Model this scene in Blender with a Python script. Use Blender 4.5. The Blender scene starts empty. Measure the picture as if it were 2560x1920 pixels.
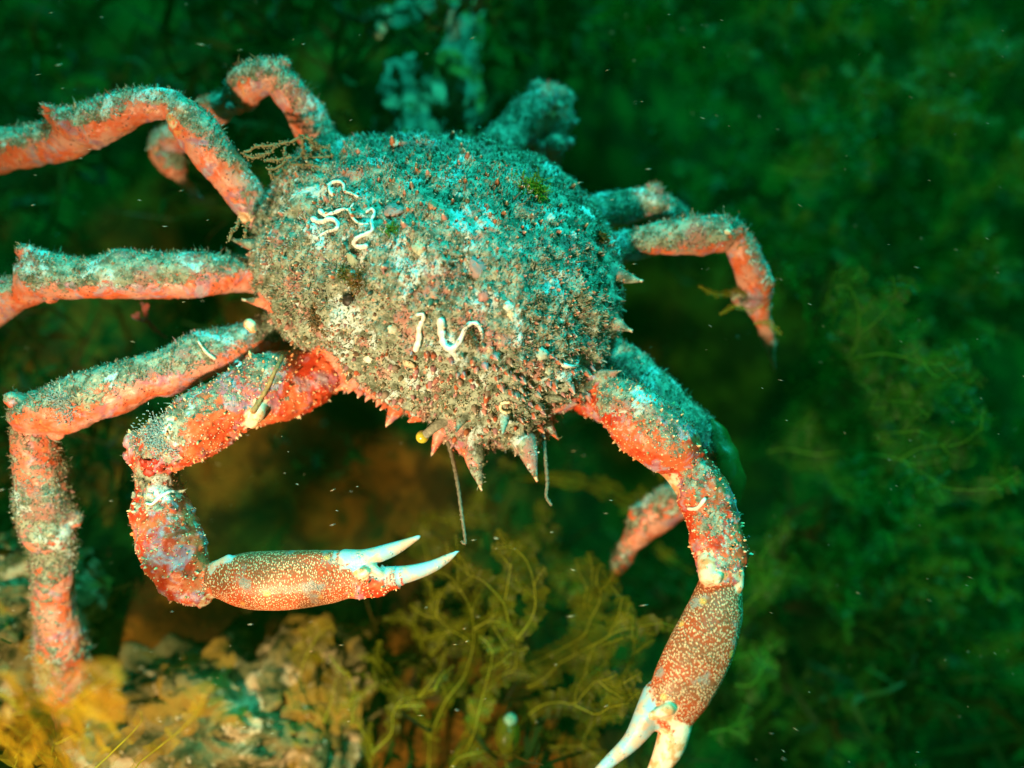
import bpy, math, random
import numpy as np
from mathutils import Vector, Matrix
from mathutils.kdtree import KDTree
from mathutils.bvhtree import BVHTree

SC = bpy.context.scene
COL = SC.collection
R = math.radians
random.seed(7)
rng = np.random.default_rng(7)

# ------------------------------------------------------------------ camera
PITCH = 62.0
CAM = Vector((0.0, 0.0, 0.62))
FWD = Vector((0, math.cos(R(PITCH)), -math.sin(R(PITCH))))
RIGHT = Vector((1, 0, 0))
UP = RIGHT.cross(FWD)
LENS = 30.0
cam_data = bpy.data.cameras.new('camera')
cam = bpy.data.objects.new('camera', cam_data)
COL.objects.link(cam)
cam.location = CAM
cam.rotation_euler = FWD.to_track_quat('-Z', 'Y').to_euler()
cam_data.lens = LENS
cam_data.sensor_width = 36.0
cam_data.clip_start = 0.01
cam_data.clip_end = 50.0
cam_data.dof.use_dof = True
cam_data.dof.focus_distance = 0.385
cam_data.dof.aperture_fstop = 2.4
SC.camera = cam

# ------------------------------------------------------------------ world, sun, torch
world = bpy.data.worlds.new('World')
SC.world = world
world.use_nodes = True
wn = world.node_tree
wn.nodes.clear()
wo = wn.nodes.new('ShaderNodeOutputWorld')
wb = wn.nodes.new('ShaderNodeBackground')
ws = wn.nodes.new('ShaderNodeTexSky')
ws.sky_type = 'NISHITA'
ws.sun_disc = False
SUN_EL, SUN_AZ = 52.0, 28.0           # azimuth measured from +Y towards +X
ws.sun_elevation = R(SUN_EL)
ws.sun_rotation = R(SUN_AZ)
wm_ = wn.nodes.new('ShaderNodeMixRGB')
wm_.blend_type = 'MULTIPLY'
wm_.inputs[0].default_value = 1.0
wm_.inputs[2].default_value = (0.05, 0.62, 0.26, 1)    # sea water over the camera takes the red out
wn.links.new(ws.outputs[0], wm_.inputs[1])
wn.links.new(wm_.outputs[0], wb.inputs[0])
wb.inputs[1].default_value = 0.03
wn.links.new(wb.outputs[0], wo.inputs[0])

sun_l = bpy.data.lights.new('sun', 'SUN')
sun_l.energy = 5.0
sun_l.color = (0.03, 0.78, 1.0)      # daylight filtered by metres of water
sun_l.angle = R(14)
sun = bpy.data.objects.new('sun', sun_l)
COL.objects.link(sun)
sd = Vector((math.sin(R(SUN_AZ)) * math.cos(R(SUN_EL)), math.cos(R(SUN_AZ)) * math.cos(R(SUN_EL)), math.sin(R(SUN_EL))))
sun.rotation_euler = sd.to_track_quat('Z', 'Y').to_euler()

torch_l = bpy.data.lights.new('dive_torch', 'SPOT')
torch_l.energy = 23
torch_l.color = (1.0, 0.46, 0.33)
torch_l.shadow_soft_size = 0.014
torch_l.spot_size = R(92)
torch_l.spot_blend = 1.0
torch = bpy.data.objects.new('dive_torch', torch_l)
COL.objects.link(torch)
torch.location = CAM - RIGHT * 0.22 - UP * 0.21 + FWD * 0.03
aim = CAM + FWD * 0.42 - RIGHT * 0.05 - UP * 0.09
torch.rotation_euler = (aim - torch.location).to_track_quat('-Z', 'Y').to_euler()

SC.view_settings.view_transform = 'Standard'
SC.view_settings.look = 'None'
SC.view_settings.exposure = 0.75
SC.view_settings.gamma = 1.0
SC.render.engine = 'CYCLES'
SC.cycles.use_denoising = True
SC.cycles.max_bounces = 6
SC.cycles.volume_bounces = 0
SC.cycles.transparent_max_bounces = 12
SC.cycles.sample_clamp_indirect = 3.0

# ------------------------------------------------------------------ placing: pixel of the 2560 px photo + height over the crab's plane
FPX = LENS / 36.0 * 2560
NRM = Vector((0, -math.cos(R(70)), math.sin(R(70))))    # the reef slope rises away from the camera
PC = CAM + FWD * 0.41
VUP = NRM.cross(RIGHT).normalized()                     # up the slope
S = 2560 / 2212


def ray(px, py):
    return FWD + RIGHT * ((px - 1280) / FPX) + UP * (-(py - 960) / FPX)


def W(px, py, h=0.0):
    r = ray(px, py)
    t = ((PC + NRM * h - CAM).dot(NRM)) / r.dot(NRM)
    return CAM + r * t


def D(x, y, h=0.0):                                     # same, in the 2212 px view
    return W(x * S, y * S, h)


def rad(x, y, rpx, h=0.0):
    return rpx * S * (D(x, y, h) - CAM).dot(FWD) / FPX


# ------------------------------------------------------------------ helpers
def tag(o, label=None, cat=None, group=None, kind=None):
    if label: o['label'] = label
    if cat: o['category'] = cat
    if group: o['group'] = group
    if kind: o['kind'] = kind
    return o


def empty(name, loc, label, cat, group=None):
    o = bpy.data.objects.new(name, None)
    o.location = loc
    o.empty_display_size = 0.01
    COL.objects.link(o)
    return tag(o, label, cat, group)


class MB:
    def __init__(s):
        s.v, s.f, s.c, s.n = [], [], [], 0

    def add(s, v, f, c=(1, 1, 1)):
        v = np.asarray(v, float)
        s.v.append(v)
        for q in f:
            s.f.append(tuple(int(i) + s.n for i in q))
        s.c.append(np.tile(np.asarray(c, float)[:3], (len(v), 1)))
        s.n += len(v)

    def build(s, name, mat, parent=None, smooth=True):
        me = bpy.data.meshes.new(name)
        v = np.concatenate(s.v)
        if parent is not None:
            off = np.array(parent.location)
            v = v - off
        me.from_pydata(v.tolist(), [], s.f)
        if smooth:
            me.polygons.foreach_set('use_smooth', [True] * len(me.polygons))
        a = me.attributes.new('tint', 'FLOAT_COLOR', 'POINT')
        c = np.concatenate([np.concatenate(s.c), np.ones((len(v), 1))], 1)
        a.data.foreach_set('color', c.ravel())
        me.materials.append(mat)
        me.update()
        o = bpy.data.objects.new(name, me)
        COL.objects.link(o)
        if parent is not None:
            o.parent = parent
        return o


def catmull(P, n=6, closed=False):
    P = np.asarray(P, float)
    if len(P) < 3 and not closed:
        t = np.linspace(0, 1, n * (len(P) - 1) + 1)[:, None]
        return P[0] * (1 - t) + P[-1] * t
    if closed:
        Q = np.vstack([P[-1], P, P[0], P[1]])
    else:
        Q = np.vstack([2 * P[0] - P[1], P, 2 * P[-1] - P[-2]])
    out = []
    for i in range(1, len(Q) - 2):
        p0, p1, p2, p3 = Q[i - 1], Q[i], Q[i + 1], Q[i + 2]
        for k in range(n):
            t = k / n
            out.append(0.5 * ((2 * p1) + (p2 - p0) * t + (2 * p0 - 5 * p1 + 4 * p2 - p3) * t * t + (3 * p1 - p0 - 3 * p2 + p3) * t ** 3))
    if not closed:
        out.append(P[-1])
    return np.array(out)


def frames(P):
    T = np.gradient(P, axis=0)
    T /= np.linalg.norm(T, axis=1)[:, None] + 1e-12
    n = np.array(NRM)
    A = np.cross(T, n)
    bad = np.linalg.norm(A, axis=1) < 1e-3
    A[bad] = np.cross(T[bad], np.array([1, 0.1, 0]))
    A /= np.linalg.norm(A, axis=1)[:, None]
    B = np.cross(A, T)
    return T, A, B


def tube(P, r, k=8, cap=True, squash=1.0):
    """swept tube with rounded ends; P (n,3), r (n,)"""
    P = np.asarray(P, float); r = np.asarray(r, float)
    T, A, B = frames(P)
    if cap:
        P2 = [P[0] - T[0] * r[0] * 0.95, P[0] - T[0] * r[0] * 0.6]
        r2 = [r[0] * 0.25, r[0] * 0.8]
        P3 = [P[-1] + T[-1] * r[-1] * 0.6, P[-1] + T[-1] * r[-1] * 0.95]
        r3 = [r[-1] * 0.8, r[-1] * 0.25]
        P = np.vstack([P2, P, P3]); r = np.concatenate([r2, r, r3])
        A = np.vstack([A[:1], A[:1], A, A[-1:], A[-1:]]); B = np.vstack([B[:1], B[:1], B, B[-1:], B[-1:]])
    n = len(P)
    an = np.linspace(0, 2 * np.pi, k, endpoint=False)
    V = (P[:, None] + r[:, None, None] * (np.cos(an)[None, :, None] * A[:, None] + squash * np.sin(an)[None, :, None] * B[:, None])).reshape(-1, 3)
    F = []
    for i in range(n - 1):
        for j in range(k):
            a = i * k + j; b = i * k + (j + 1) % k
            F.append((a, b, b + k, a + k))
    F.append(tuple(range(k))[::-1])
    F.append(tuple(range((n - 1) * k, n * k)))
    return V, F


def ico(c, r, n=8, m=5, jit=0.0, axis=None):
    c = np.array(c, float)
    rr = np.ones(3) * r
    V, F = [], []
    for i in range(m + 1):
        th = math.pi * i / m
        for j in range(n):
            ph = 2 * math.pi * j / n
            q = np.array([math.sin(th) * math.cos(ph), math.sin(th) * math.sin(ph), math.cos(th)])
            V.append(c + q * rr * (1 + jit * rng.uniform(-1, 1)))
    for i in range(m):
        for j in range(n):
            a = i * n + j; b = i * n + (j + 1) % n
            F.append((a, a + n, b + n, b))
    return V, F


def hash3(i, j, k, seed):
    h = (i.astype(np.int64) * 374761393 + j.astype(np.int64) * 668265263 + k.astype(np.int64) * 2147483647 + seed * 974634777)
    h = (h ^ (h >> 13)) * 1274126177
    h = h ^ (h >> 16)
    return (h & 0xFFFFFF).astype(float) / 0xFFFFFF


def vnoise(P, scale, seed=0):
    """value noise 0..1, P (n,3) metres, scale = feature size"""
    q = P / scale
    f = np.floor(q)
    t = q - f
    t = t * t * (3 - 2 * t)
    i, j, k = f[:, 0].astype(np.int64), f[:, 1].astype(np.int64), f[:, 2].astype(np.int64)
    out = 0
    for a in (0, 1):
        for b in (0, 1):
            for c in (0, 1):
                w = (t[:, 0] if a else 1 - t[:, 0]) * (t[:, 1] if b else 1 - t[:, 1]) * (t[:, 2] if c else 1 - t[:, 2])
                out = out + w * hash3(i + a, j + b, k + c, seed)
    return out


def fbm(P, scale, octs=4, seed=0):
    s, amp, tot = 0, 1.0, 0
    for o in range(octs):
        s = s + amp * vnoise(P + 17.3 * o, scale / 2 ** o, seed + o)
        tot += amp
        amp *= 0.5
    return s / tot


def sstep(a, b, x):
    t = np.clip((x - a) / (b - a), 0, 1)
    return t * t * (3 - 2 * t)


# ------------------------------------------------------------------ materials
class NT:
    def __init__(s, name):
        s.m = bpy.data.materials.new(name)
        s.m.use_nodes = True
        s.t = s.m.node_tree
        s.t.nodes.clear()
        s.out = s.t.nodes.new('ShaderNodeOutputMaterial')
        s.co = s.t.nodes.new('ShaderNodeTexCoord').outputs['Object']

    def n(s, ty, **kw):
        nd = s.t.nodes.new(ty)
        for k, v in kw.items():
            setattr(nd, k, v)
        return nd

    def l(s, a, b):
        s.t.links.new(a, b)

    def put(s, sock, val):
        if hasattr(val, 'is_output') or isinstance(val, bpy.types.NodeSocket):
            s.l(val, sock)
        elif isinstance(val, (tuple, list)) and len(val) == 3:
            sock.default_value = (*val, 1)
        else:
            sock.default_value = val

    def noise(s, scale, detail=4, rough=0.55, dist=0.0, vec=None):
        nd = s.n('ShaderNodeTexNoise')
        nd.inputs['Scale'].default_value = scale
        nd.inputs['Detail'].default_value = detail
        nd.inputs['Roughness'].default_value = rough
        nd.inputs['Distortion'].default_value = dist
        s.l(vec or s.co, nd.inputs['Vector'])
        return nd.outputs['Fac']

    def voro(s, scale, feature='F1', rnd=1.0, vec=None, out='Distance'):
        nd = s.n('ShaderNodeTexVoronoi', feature=feature)
        nd.inputs['Scale'].default_value = scale
        nd.inputs['Randomness'].default_value = rnd
        s.l(vec or s.co, nd.inputs['Vector'])
        return nd.outputs[out]

    def ramp(s, x, lo, hi, a=0.0, b=1.0):
        nd = s.n('ShaderNodeMapRange', interpolation_type='SMOOTHSTEP')
        s.put(nd.inputs[0], x)
        nd.inputs[1].default_value = lo; nd.inputs[2].default_value = hi
        nd.inputs[3].default_value = a; nd.inputs[4].default_value = b
        return nd.outputs[0]

    def mix(s, f, a, b, mode='MIX'):
        nd = s.n('ShaderNodeMixRGB', blend_type=mode)
        s.put(nd.inputs[0], f); s.put(nd.inputs[1], a); s.put(nd.inputs[2], b)
        return nd.outputs[0]

    def math(s, op, a, b=0.0):
        nd = s.n('ShaderNodeMath', operation=op)
        s.put(nd.inputs[0], a); s.put(nd.inputs[1], b)
        return nd.outputs[0]

    def attr(s, name, out='Fac'):
        nd = s.n('ShaderNodeAttribute', attribute_name=name)
        return nd.outputs[out]

    def bsdf(s, col, rough=0.6, spec=0.4, bump=None, strength=0.5, dist=0.001, trans=0.0, transp=0.0, coat=0.0):
        p = s.n('ShaderNodeBsdfPrincipled')
        s.put(p.inputs['Base Color'], col)
        s.put(p.inputs['Roughness'], rough)
        p.inputs['Specular IOR Level'].default_value = spec
        if coat:
            p.inputs['Coat Weight'].default_value = coat
            p.inputs['Coat Roughness'].default_value = 0.25
        if bump is not None:
            b = s.n('ShaderNodeBump')
            b.inputs['Strength'].default_value = strength
            b.inputs['Distance'].default_value = dist
            s.l(bump, b.inputs['Height'])
            s.l(b.outputs[0], p.inputs['Normal'])
        sh = p.outputs[0]
        if trans:
            tr = s.n('ShaderNodeBsdfTranslucent')
            s.put(tr.inputs[0], col)
            mx = s.n('ShaderNodeMixShader')
            mx.inputs[0].default_value = trans
            s.l(sh, mx.inputs[1]); s.l(tr.outputs[0], mx.inputs[2])
            sh = mx.outputs[0]
        if transp is not None and not (isinstance(transp, float) and transp == 0.0):
            tr = s.n('ShaderNodeBsdfTransparent')
            mx = s.n('ShaderNodeMixShader')
            s.put(mx.inputs[0], transp)
            s.l(sh, mx.inputs[1]); s.l(tr.outputs[0], mx.inputs[2])
            sh = mx.outputs[0]
        s.l(sh, s.out.inputs[0])
        return s.m


def mat_crab():
    t = NT('crab_shell')
    grow, claw, tipw, bone, leg = (t.attr(a) for a in ('grow', 'claw', 'tipw', 'bone', 'leg'))
    # bare shell: orange red with pink and pale blotches, dark pores
    n1 = t.noise(90, 5, 0.6)
    n2 = t.noise(300, 4, 0.6)
    shell = t.mix(t.ramp(n1, .40, .62), (0.68, 0.115, 0.045), (0.64, 0.27, 0.21))
    shell = t.mix(t.ramp(n2, .55, .72), shell, (0.72, 0.26, 0.10))
    pores = t.ramp(t.voro(520), .16, .30, 1, 0)
    pores = t.math('MULTIPLY', pores, t.ramp(t.noise(130, 2), .45, .6))
    shell = t.mix(t.math('MULTIPLY', pores, leg), shell, (0.07, 0.03, 0.03))
    warts = t.ramp(t.voro(430), .17, .30, 1, 0)
    warts = t.math('MULTIPLY', warts, t.ramp(t.noise(100, 2), .45, .55))
    shell = t.mix(t.math('MULTIPLY', warts, t.math('SUBTRACT', 1.0, leg)), shell, (0.95, 0.60, 0.32))
    deep = t.mix(t.ramp(n1, .42, .6), (0.46, 0.035, 0.012), (0.62, 0.13, 0.05))
    deep = t.mix(t.math('MULTIPLY', warts, 0.8), deep, (0.95, 0.58, 0.34))
    shell = t.mix(t.attr('arm'), shell, deep)
    # coralline pink and lilac crust
    crust = t.mix(t.ramp(t.noise(140, 4), .45, .6), (0.40, 0.15, 0.20), (0.40, 0.30, 0.36))
    shell = t.mix(t.math('MULTIPLY', t.ramp(t.noise(75, 5, .65, .5), .50, .62), t.math('SUBTRACT', 1.0, claw)), shell, crust)
    # palm of the claw: dark red brown net with cream beads
    mp = t.n('ShaderNodeMapping')
    mp.inputs['Rotation'].default_value = (0, 0, 0.35)
    mp.inputs['Scale'].default_value = (1.0, 0.62, 1.0)
    t.l(t.co, mp.inputs[0])
    bd = t.voro(1200, rnd=0.85, vec=mp.outputs[0])
    bead = t.ramp(bd, .26, .52, 1, 0)
    net = t.mix(t.ramp(t.noise(60, 3), .42, .62), (0.42, 0.062, 0.018), (0.24, 0.08, 0.035))
    palm = t.mix(bead, net, (0.84, 0.50, 0.29))
    palm = t.mix(t.ramp(t.noise(75, 3), .60, .68), palm, (0.30, 0.24, 0.20))
    palm = t.mix(t.ramp(t.voro(85), .10, .2, .8, 0), palm, (0.85, 0.42, 0.10))
    base = t.mix(claw, shell, palm)
    # growth: silt, turf and crusts over the upper faces
    g1 = t.mix(t.ramp(t.noise(160, 6, .65), .38, .62), (0.095, 0.115, 0.075), (0.35, 0.41, 0.32))
    g1 = t.mix(t.ramp(t.noise(60, 3, .5), .56, .66), g1, (0.38, 0.19, 0.16))
    g1 = t.mix(t.ramp(t.noise(48, 5, .65, .4), .56, .62), g1, (0.50, 0.64, 0.64))
    g1 = t.mix(t.ramp(t.noise(420, 4, .6), .58, .70), g1, (0.60, 0.50, 0.34))
    g1 = t.mix(t.ramp(t.noise(380, 3, .6), .36, .24), g1, (0.05, 0.045, 0.02))
    g1 = t.mix(t.ramp(t.voro(210), .12, .2, .8, 0), g1, (0.52, 0.24, 0.16))
    edge = t.math('ADD', grow, t.math('MULTIPLY', t.math('SUBTRACT', t.noise(260, 4, .65), 0.5), 1.6))
    col = t.mix(t.ramp(edge, .38, .60), base, g1)
    cream = t.mix(t.ramp(t.noise(200, 3), .42, .62), (0.72, 0.58, 0.42), (0.62, 0.28, 0.12))
    col = t.mix(bone, col, cream)
    tip = t.mix(t.ramp(t.noise(150, 3), .4, .65), (0.26, 0.46, 0.52), (0.52, 0.38, 0.27))
    col = t.mix(tipw, col, tip)
    gm = t.ramp(edge, .38, .60)
    h = t.math('MULTIPLY', t.noise(420, 5, .7), gm)
    h = t.math('ADD', h, t.math('MULTIPLY', bead, t.math('MULTIPLY', claw, 0.35)))
    h = t.math('ADD', h, t.math('MULTIPLY', warts, 0.35))
    h = t.math('ADD', h, t.math('MULTIPLY', t.noise(900, 3, .6), 0.15))
    rough = t.ramp(gm, 0, 1, .38, .9)
    return t.bsdf(col, rough, 0.35, h, 0.9, 0.0012)


def mat_tint(name, rough=0.7, spec=0.3, trans=0.0, var=0.25, scale=400, transp=0.0, bump=0.0, coat=0.0):
    t = NT(name)
    c = t.attr('tint', 'Color')
    n = t.noise(scale, 4, .6)
    c = t.mix(t.ramp(n, .3, .7, 0, 1), t.mix(1.0, c, (1 - var, 1 - var, 1 - var), 'MULTIPLY'), c)
    return t.bsdf(c, rough, spec, n if bump else None, bump or .3, 0.0008, trans, transp, coat)


def mat_seabed():
    t = NT('reef_turf')
    a = t.mix(t.ramp(t.noise(22, 6, .62, .4), .40, .60), (0.045, 0.017, 0.002), (0.20, 0.072, 0.006))
    a = t.mix(t.ramp(t.noise(15, 4, .6, .3), .52, .62), a, (0.012, 0.03, 0.003))
    a = t.mix(t.ramp(t.noise(30, 5, .65, .5), .60, .66), a, (0.12, 0.055, 0.012))
    a = t.mix(t.attr('green'), a, t.mix(t.ramp(t.noise(26, 5, .6, .4), .42, .6), (0.004, 0.022, 0.002), (0.02, 0.085, 0.006)))
    pale = t.attr('pale')
    pn = t.math('ADD', pale, t.math('MULTIPLY', t.math('SUBTRACT', t.noise(70, 5, .7, .3), .5), 1.5))
    pc = t.mix(t.ramp(t.noise(120, 4), .4, .62), (0.44, 0.28, 0.12), (0.20, 0.13, 0.04))
    a = t.mix(t.ramp(pn, .62, .82), a, pc)
    a = t.mix(t.ramp(t.noise(230, 3, .6), .30, .42, 1, 0), a, (0.012, 0.010, 0.004))
    return t.bsdf(a, .9, .1, t.noise(150, 6, .7), 1.0, 0.006)


def mat_rock(name='encrusted_rock', dark=(0.05, 0.055, 0.018), lite=(0.22, 0.17, 0.07)):
    t = NT(name)
    a = t.mix(t.ramp(t.noise(45, 6, .65, .4), .40, .56), dark, lite)
    a = t.mix(t.ramp(t.noise(38, 5, .65, .6), .53, .60), a, (0.58, 0.42, 0.26))
    a = t.mix(t.ramp(t.noise(28, 4, .6, .5), .50, .60), a, (0.30, 0.18, 0.03))
    a = t.mix(t.ramp(t.noise(160, 4, .65), .64, .70), a, (0.75, 0.62, 0.45))
    a = t.mix(t.ramp(t.noise(110, 4, .6), .30, .42, 1, 0), a, (0.015, 0.016, 0.006))
    return t.bsdf(a, .85, .15, t.noise(140, 6, .7), 1.0, 0.005)


def mat_rib(name, col):
    t = NT(name)
    c = t.mix(t.ramp(t.noise(60, 3), .35, .65), col, tuple(x * 1.7 for x in col))
    return t.bsdf(c, .5, .3, trans=.35)


def mat_blade(name, col, col2, transp):
    t = NT(name)
    c = t.mix(t.ramp(t.noise(35, 4, .6, .3), .38, .62), col, col2)
    tp = t.ramp(t.noise(120, 4, .6), .35, .65, transp - .12, min(transp + .2, .95))
    return t.bsdf(c, .45, .3, t.noise(200, 4, .6), .5, .001, trans=.55, transp=tp)


M_CRAB = mat_crab()
M_FUZZ = mat_tint('turf_fuzz', .8, .15, trans=.25)
M_TUBE = mat_tint('worm_tube_lime', .5, .3, var=.2, scale=300, bump=.4)
M_TUB = mat_tint('tubercle_shell', .5, .4, var=.3, bump=.3)
M_ANT = mat_tint('antenna_shell', .7, .2, var=.5, scale=700, bump=.6)
M_EYE = mat_tint('eye_cornea', .12, .7, var=.3, scale=500, coat=.6)
M_JELLY = mat_tint('green_film', .35, .4, trans=.5, var=.4, scale=150, transp=.35)
M_SEABED = mat_seabed()
M_ROCK = mat_rock()
M_RIB = mat_rib('seaweed_midrib', (0.20, 0.21, 0.012))
M_RIBG = mat_rib('seaweed_midrib_green', (0.08, 0.25, 0.015))
M_BLADE = mat_blade('seaweed_blade_olive', (0.12, 0.125, 0.003), (0.24, 0.25, 0.010), .62)
M_BLADEG = mat_blade('seaweed_blade_green', (0.028, 0.15, 0.008), (0.06, 0.22, 0.012), .70)
M_BLADEB = mat_blade('seaweed_blade_brown', (0.30, 0.17, 0.006), (0.42, 0.33, 0.014), .60)
M_RED = mat_rib('red_seaweed_flesh', (0.36, 0.06, 0.05))
M_BED = mat_tint('seaweed_bed_leaf', .6, .2, trans=.45, var=.4, scale=60)
M_SPECK = mat_tint('drifting_speck', .5, .4, var=.1)
M_ROCKPALE = mat_rock('silted_rock', (0.09, 0.12, 0.08), (0.24, 0.30, 0.22))

# ------------------------------------------------------------------ the sea bed
P0 = PC - NRM * 0.15
SLOPE = math.tan(R(20))
TBUMPS = []   # (x, y, radius, height)


def tb(x, y, h, r, height):
    p = D(x, y, h); TBUMPS.append((p.x, p.y, r, height))


tb(480, 1480, -.1, .085, .035)
tb(230, 1500, -.1, .07, .02)
tb(960, 160, -.12, .06, .055)
tb(1040, 60, -.12, .07, .05)
tb(700, 60, -.12, .08, .02)
tb(0, 1300, -.1, .07, .03)
tb(640, 1060, -.13, .07, -.10)
tb(1480, 760, -.13, .10, -.20)
tb(1250, 1080, -.13, .06, -.08)
tb(1650, 1500, -.13, .06, -.08)
tb(250, 450, -.13, .05, -.07)
tb(300, 690, -.13, .05, -.04)
tb(1330, 330, -.13, .08, -.20)


def ground_z(x, y):
    x = np.asarray(x, float); y = np.asarray(y, float)
    dy = y - P0.y
    z = P0.z + SLOPE * 0.9 * np.tanh(dy / 0.9)
    z = z - 0.30 * sstep(0.10, 0.60, x + 0.25 * dy) - 0.10 * sstep(0.05, 0.5, dy - 0.3 * x - 0.05)
    z = z - 0.05 * sstep(0.0, 0.12, x) * sstep(-.3, .0, dy)
    for bx, by, br, bh in TBUMPS:
        z = z + bh * np.exp(-((x - bx) ** 2 + (y - by) ** 2) / br ** 2)
    P = np.stack([x.ravel(), y.ravel(), np.zeros(x.size)], 1)
    far = 1 + 2.5 * sstep(.5, 2.5, np.sqrt(x ** 2 + dy ** 2)).ravel()
    n = (fbm(P, 0.16, 3, 3) - .5) * 0.07 * far + (fbm(P, 0.035, 4, 9) - .5) * 0.024
    return z + n.reshape(z.shape)


def make_seabed():
    n = 460
    u = np.linspace(-1, 1, n)
    ax = np.sinh(u * 3.2) / math.sinh(3.2) * 4.0
    X, Y = np.meshgrid(ax, ax + P0.y, indexing='ij')
    Z = ground_z(X, Y)
    V = np.stack([X.ravel(), Y.ravel(), Z.ravel()], 1)
    i = np.arange(n * n).reshape(n, n)
    F = np.stack([i[:-1, :-1], i[1:, :-1], i[1:, 1:], i[:-1, 1:]], -1).reshape(-1, 4)
    me = bpy.data.meshes.new('seabed')
    me.from_pydata(V.tolist(), [], F.tolist())
    me.polygons.foreach_set('use_smooth', [True] * len(me.polygons))
    pale = np.zeros(len(V))
    for (x, y, r, a) in [(960, 180, .07, .5), (1050, 60, .06, .45), (120, 1250, .05, .3), (30, 1430, .04, .5), (380, 60, .06, .1),
                         (1280, 400, .05, .1), (600, 1450, .06, .25), (1750, 1450, .1, .1), (2130, 1000, .04, .35), (2120, 60, .05, .3), (850, 1420, .07, .45), (700, 1380, .05, .4), (900, 1600, .05, .3)]:
        p = D(x, y, -.13)
        pale = np.maximum(pale, a * np.exp(-((V[:, 0] - p.x) ** 2 + (V[:, 1] - p.y) ** 2) / r ** 2))
    gr = np.maximum(sstep(.06, .16, V[:, 0]), sstep(.06, .20, V[:, 1] - P0.y))
    me.attributes.new('green', 'FLOAT', 'POINT').data.foreach_set('value', gr)
    me.attributes.new('pale', 'FLOAT', 'POINT').data.foreach_set('value', pale)
    me.materials.append(M_SEABED)
    o = bpy.data.objects.new('seabed', me)
    COL.objects.link(o)
    tag(o, kind='structure', label='brown and green turf covered reef floor under the crab')


make_seabed()


def boulder(name, x, y, h, rx, ry, rz, seed, label, mat=None):
    c = D(x, y, h)
    n, m = 200, 120
    V, F = [], []
    th = np.linspace(0.01, math.pi - .01, m)
    ph = np.linspace(0, 2 * math.pi, n, endpoint=False)
    T, Pp = np.meshgrid(th, ph, indexing='ij')
    q = np.stack([np.sin(T) * np.cos(Pp), np.sin(T) * np.sin(Pp), np.cos(T)], -1).reshape(-1, 3)
    k = 1 + (fbm(q + seed, .7, 3, seed) - .5) * .75 + (fbm(q + seed, .22, 5, seed + 5) - .5) * .75
    V = q * k[:, None] * np.array([rx, ry, rz])
    for i in range(m - 1):
        for j in range(n):
            a = i * n + j; b = i * n + (j + 1) % n
            F.append((a, a + n, b + n, b))
    mb = MB()
    mb.add(V + np.array(c), F)
    o = mb.build(name, mat or M_ROCK)
    tag(o, label, 'rock')
    return o


boulder('rock', 470, 1590, -.125, .075, .05, .05, 3, 'large turf covered rock with cream crusts under the hanging left claw')
boulder('rock', 690, 1530, -.125, .036, .045, .035, 11, 'small rock with orange and cream crusts right of the green turf rock')
boulder('rock', 20, 1330, -.10, .045, .05, .04, 23, 'pale streaked rock at the lower left edge beside the crab leg')
boulder('rock', 930, 200, -.145, .038, .085, .045, 31, 'pale blue green rock behind the crab shell at the top', M_ROCKPALE)

# ------------------------------------------------------------------ the crab's body: one continuous skin
SRC = []      # (verts, faces, class)
ROUND = {'leg': 0, 'shell': 1, 'arm': 2, 'palm': 3, 'tip': 4, 'bone': 5, 'spine': 6}


def limb(pts, cls, squash=1.0, n=6, k=22):
    """pts: (x, y, r, h) in the 2212 px view, heights in metres"""
    A = np.array([[p[0], p[1], p[2], p[3]] for p in pts], float)
    C = catmull(A, n)
    C[:, 2] = np.maximum(C[:, 2] * (.92 if cls == 'leg' else 1.0), 1.2)
    P = np.array([D(a[0], a[1], a[3]) for a in C])
    r = np.array([rad(a[0], a[1], a[2], a[3]) for a in C])
    V, F = tube(P, r, k, True, squash)
    SRC.append((V, F, cls))


def cone(x0, y0, r0, h0, x1, y1, h1, cls='spine', r1=2.0):
    limb([(x0, y0, r0, h0), ((x0 * .5 + x1 * .5), (y0 * .5 + y1 * .5), r0 * .58, (h0 + h1) / 2), (x1, y1, r1, h1)], cls, n=3, k=14)


OUTL = [(700, 308), (790, 296), (900, 290), (1010, 300), (1110, 318), (1180, 345), (1240, 398), (1290, 455), (1328, 515), (1345, 580), (1345, 650),
        (1335, 710), (1318, 760), (1290, 800), (1275, 845), (1235, 880), (1200, 895), (1192, 925), (1165, 968), (1130, 985), (1090, 962),
        (1045, 985), (1000, 978), (965, 952), (935, 905), (885, 893), (835, 880), (800, 855), (760, 838), (735, 815), (700, 765),
        (640, 742), (590, 705), (562, 650), (545, 600), (540, 540), (552, 480), (578, 425), (610, 365), (650, 328)]
CX, CY = 955, 600


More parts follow.
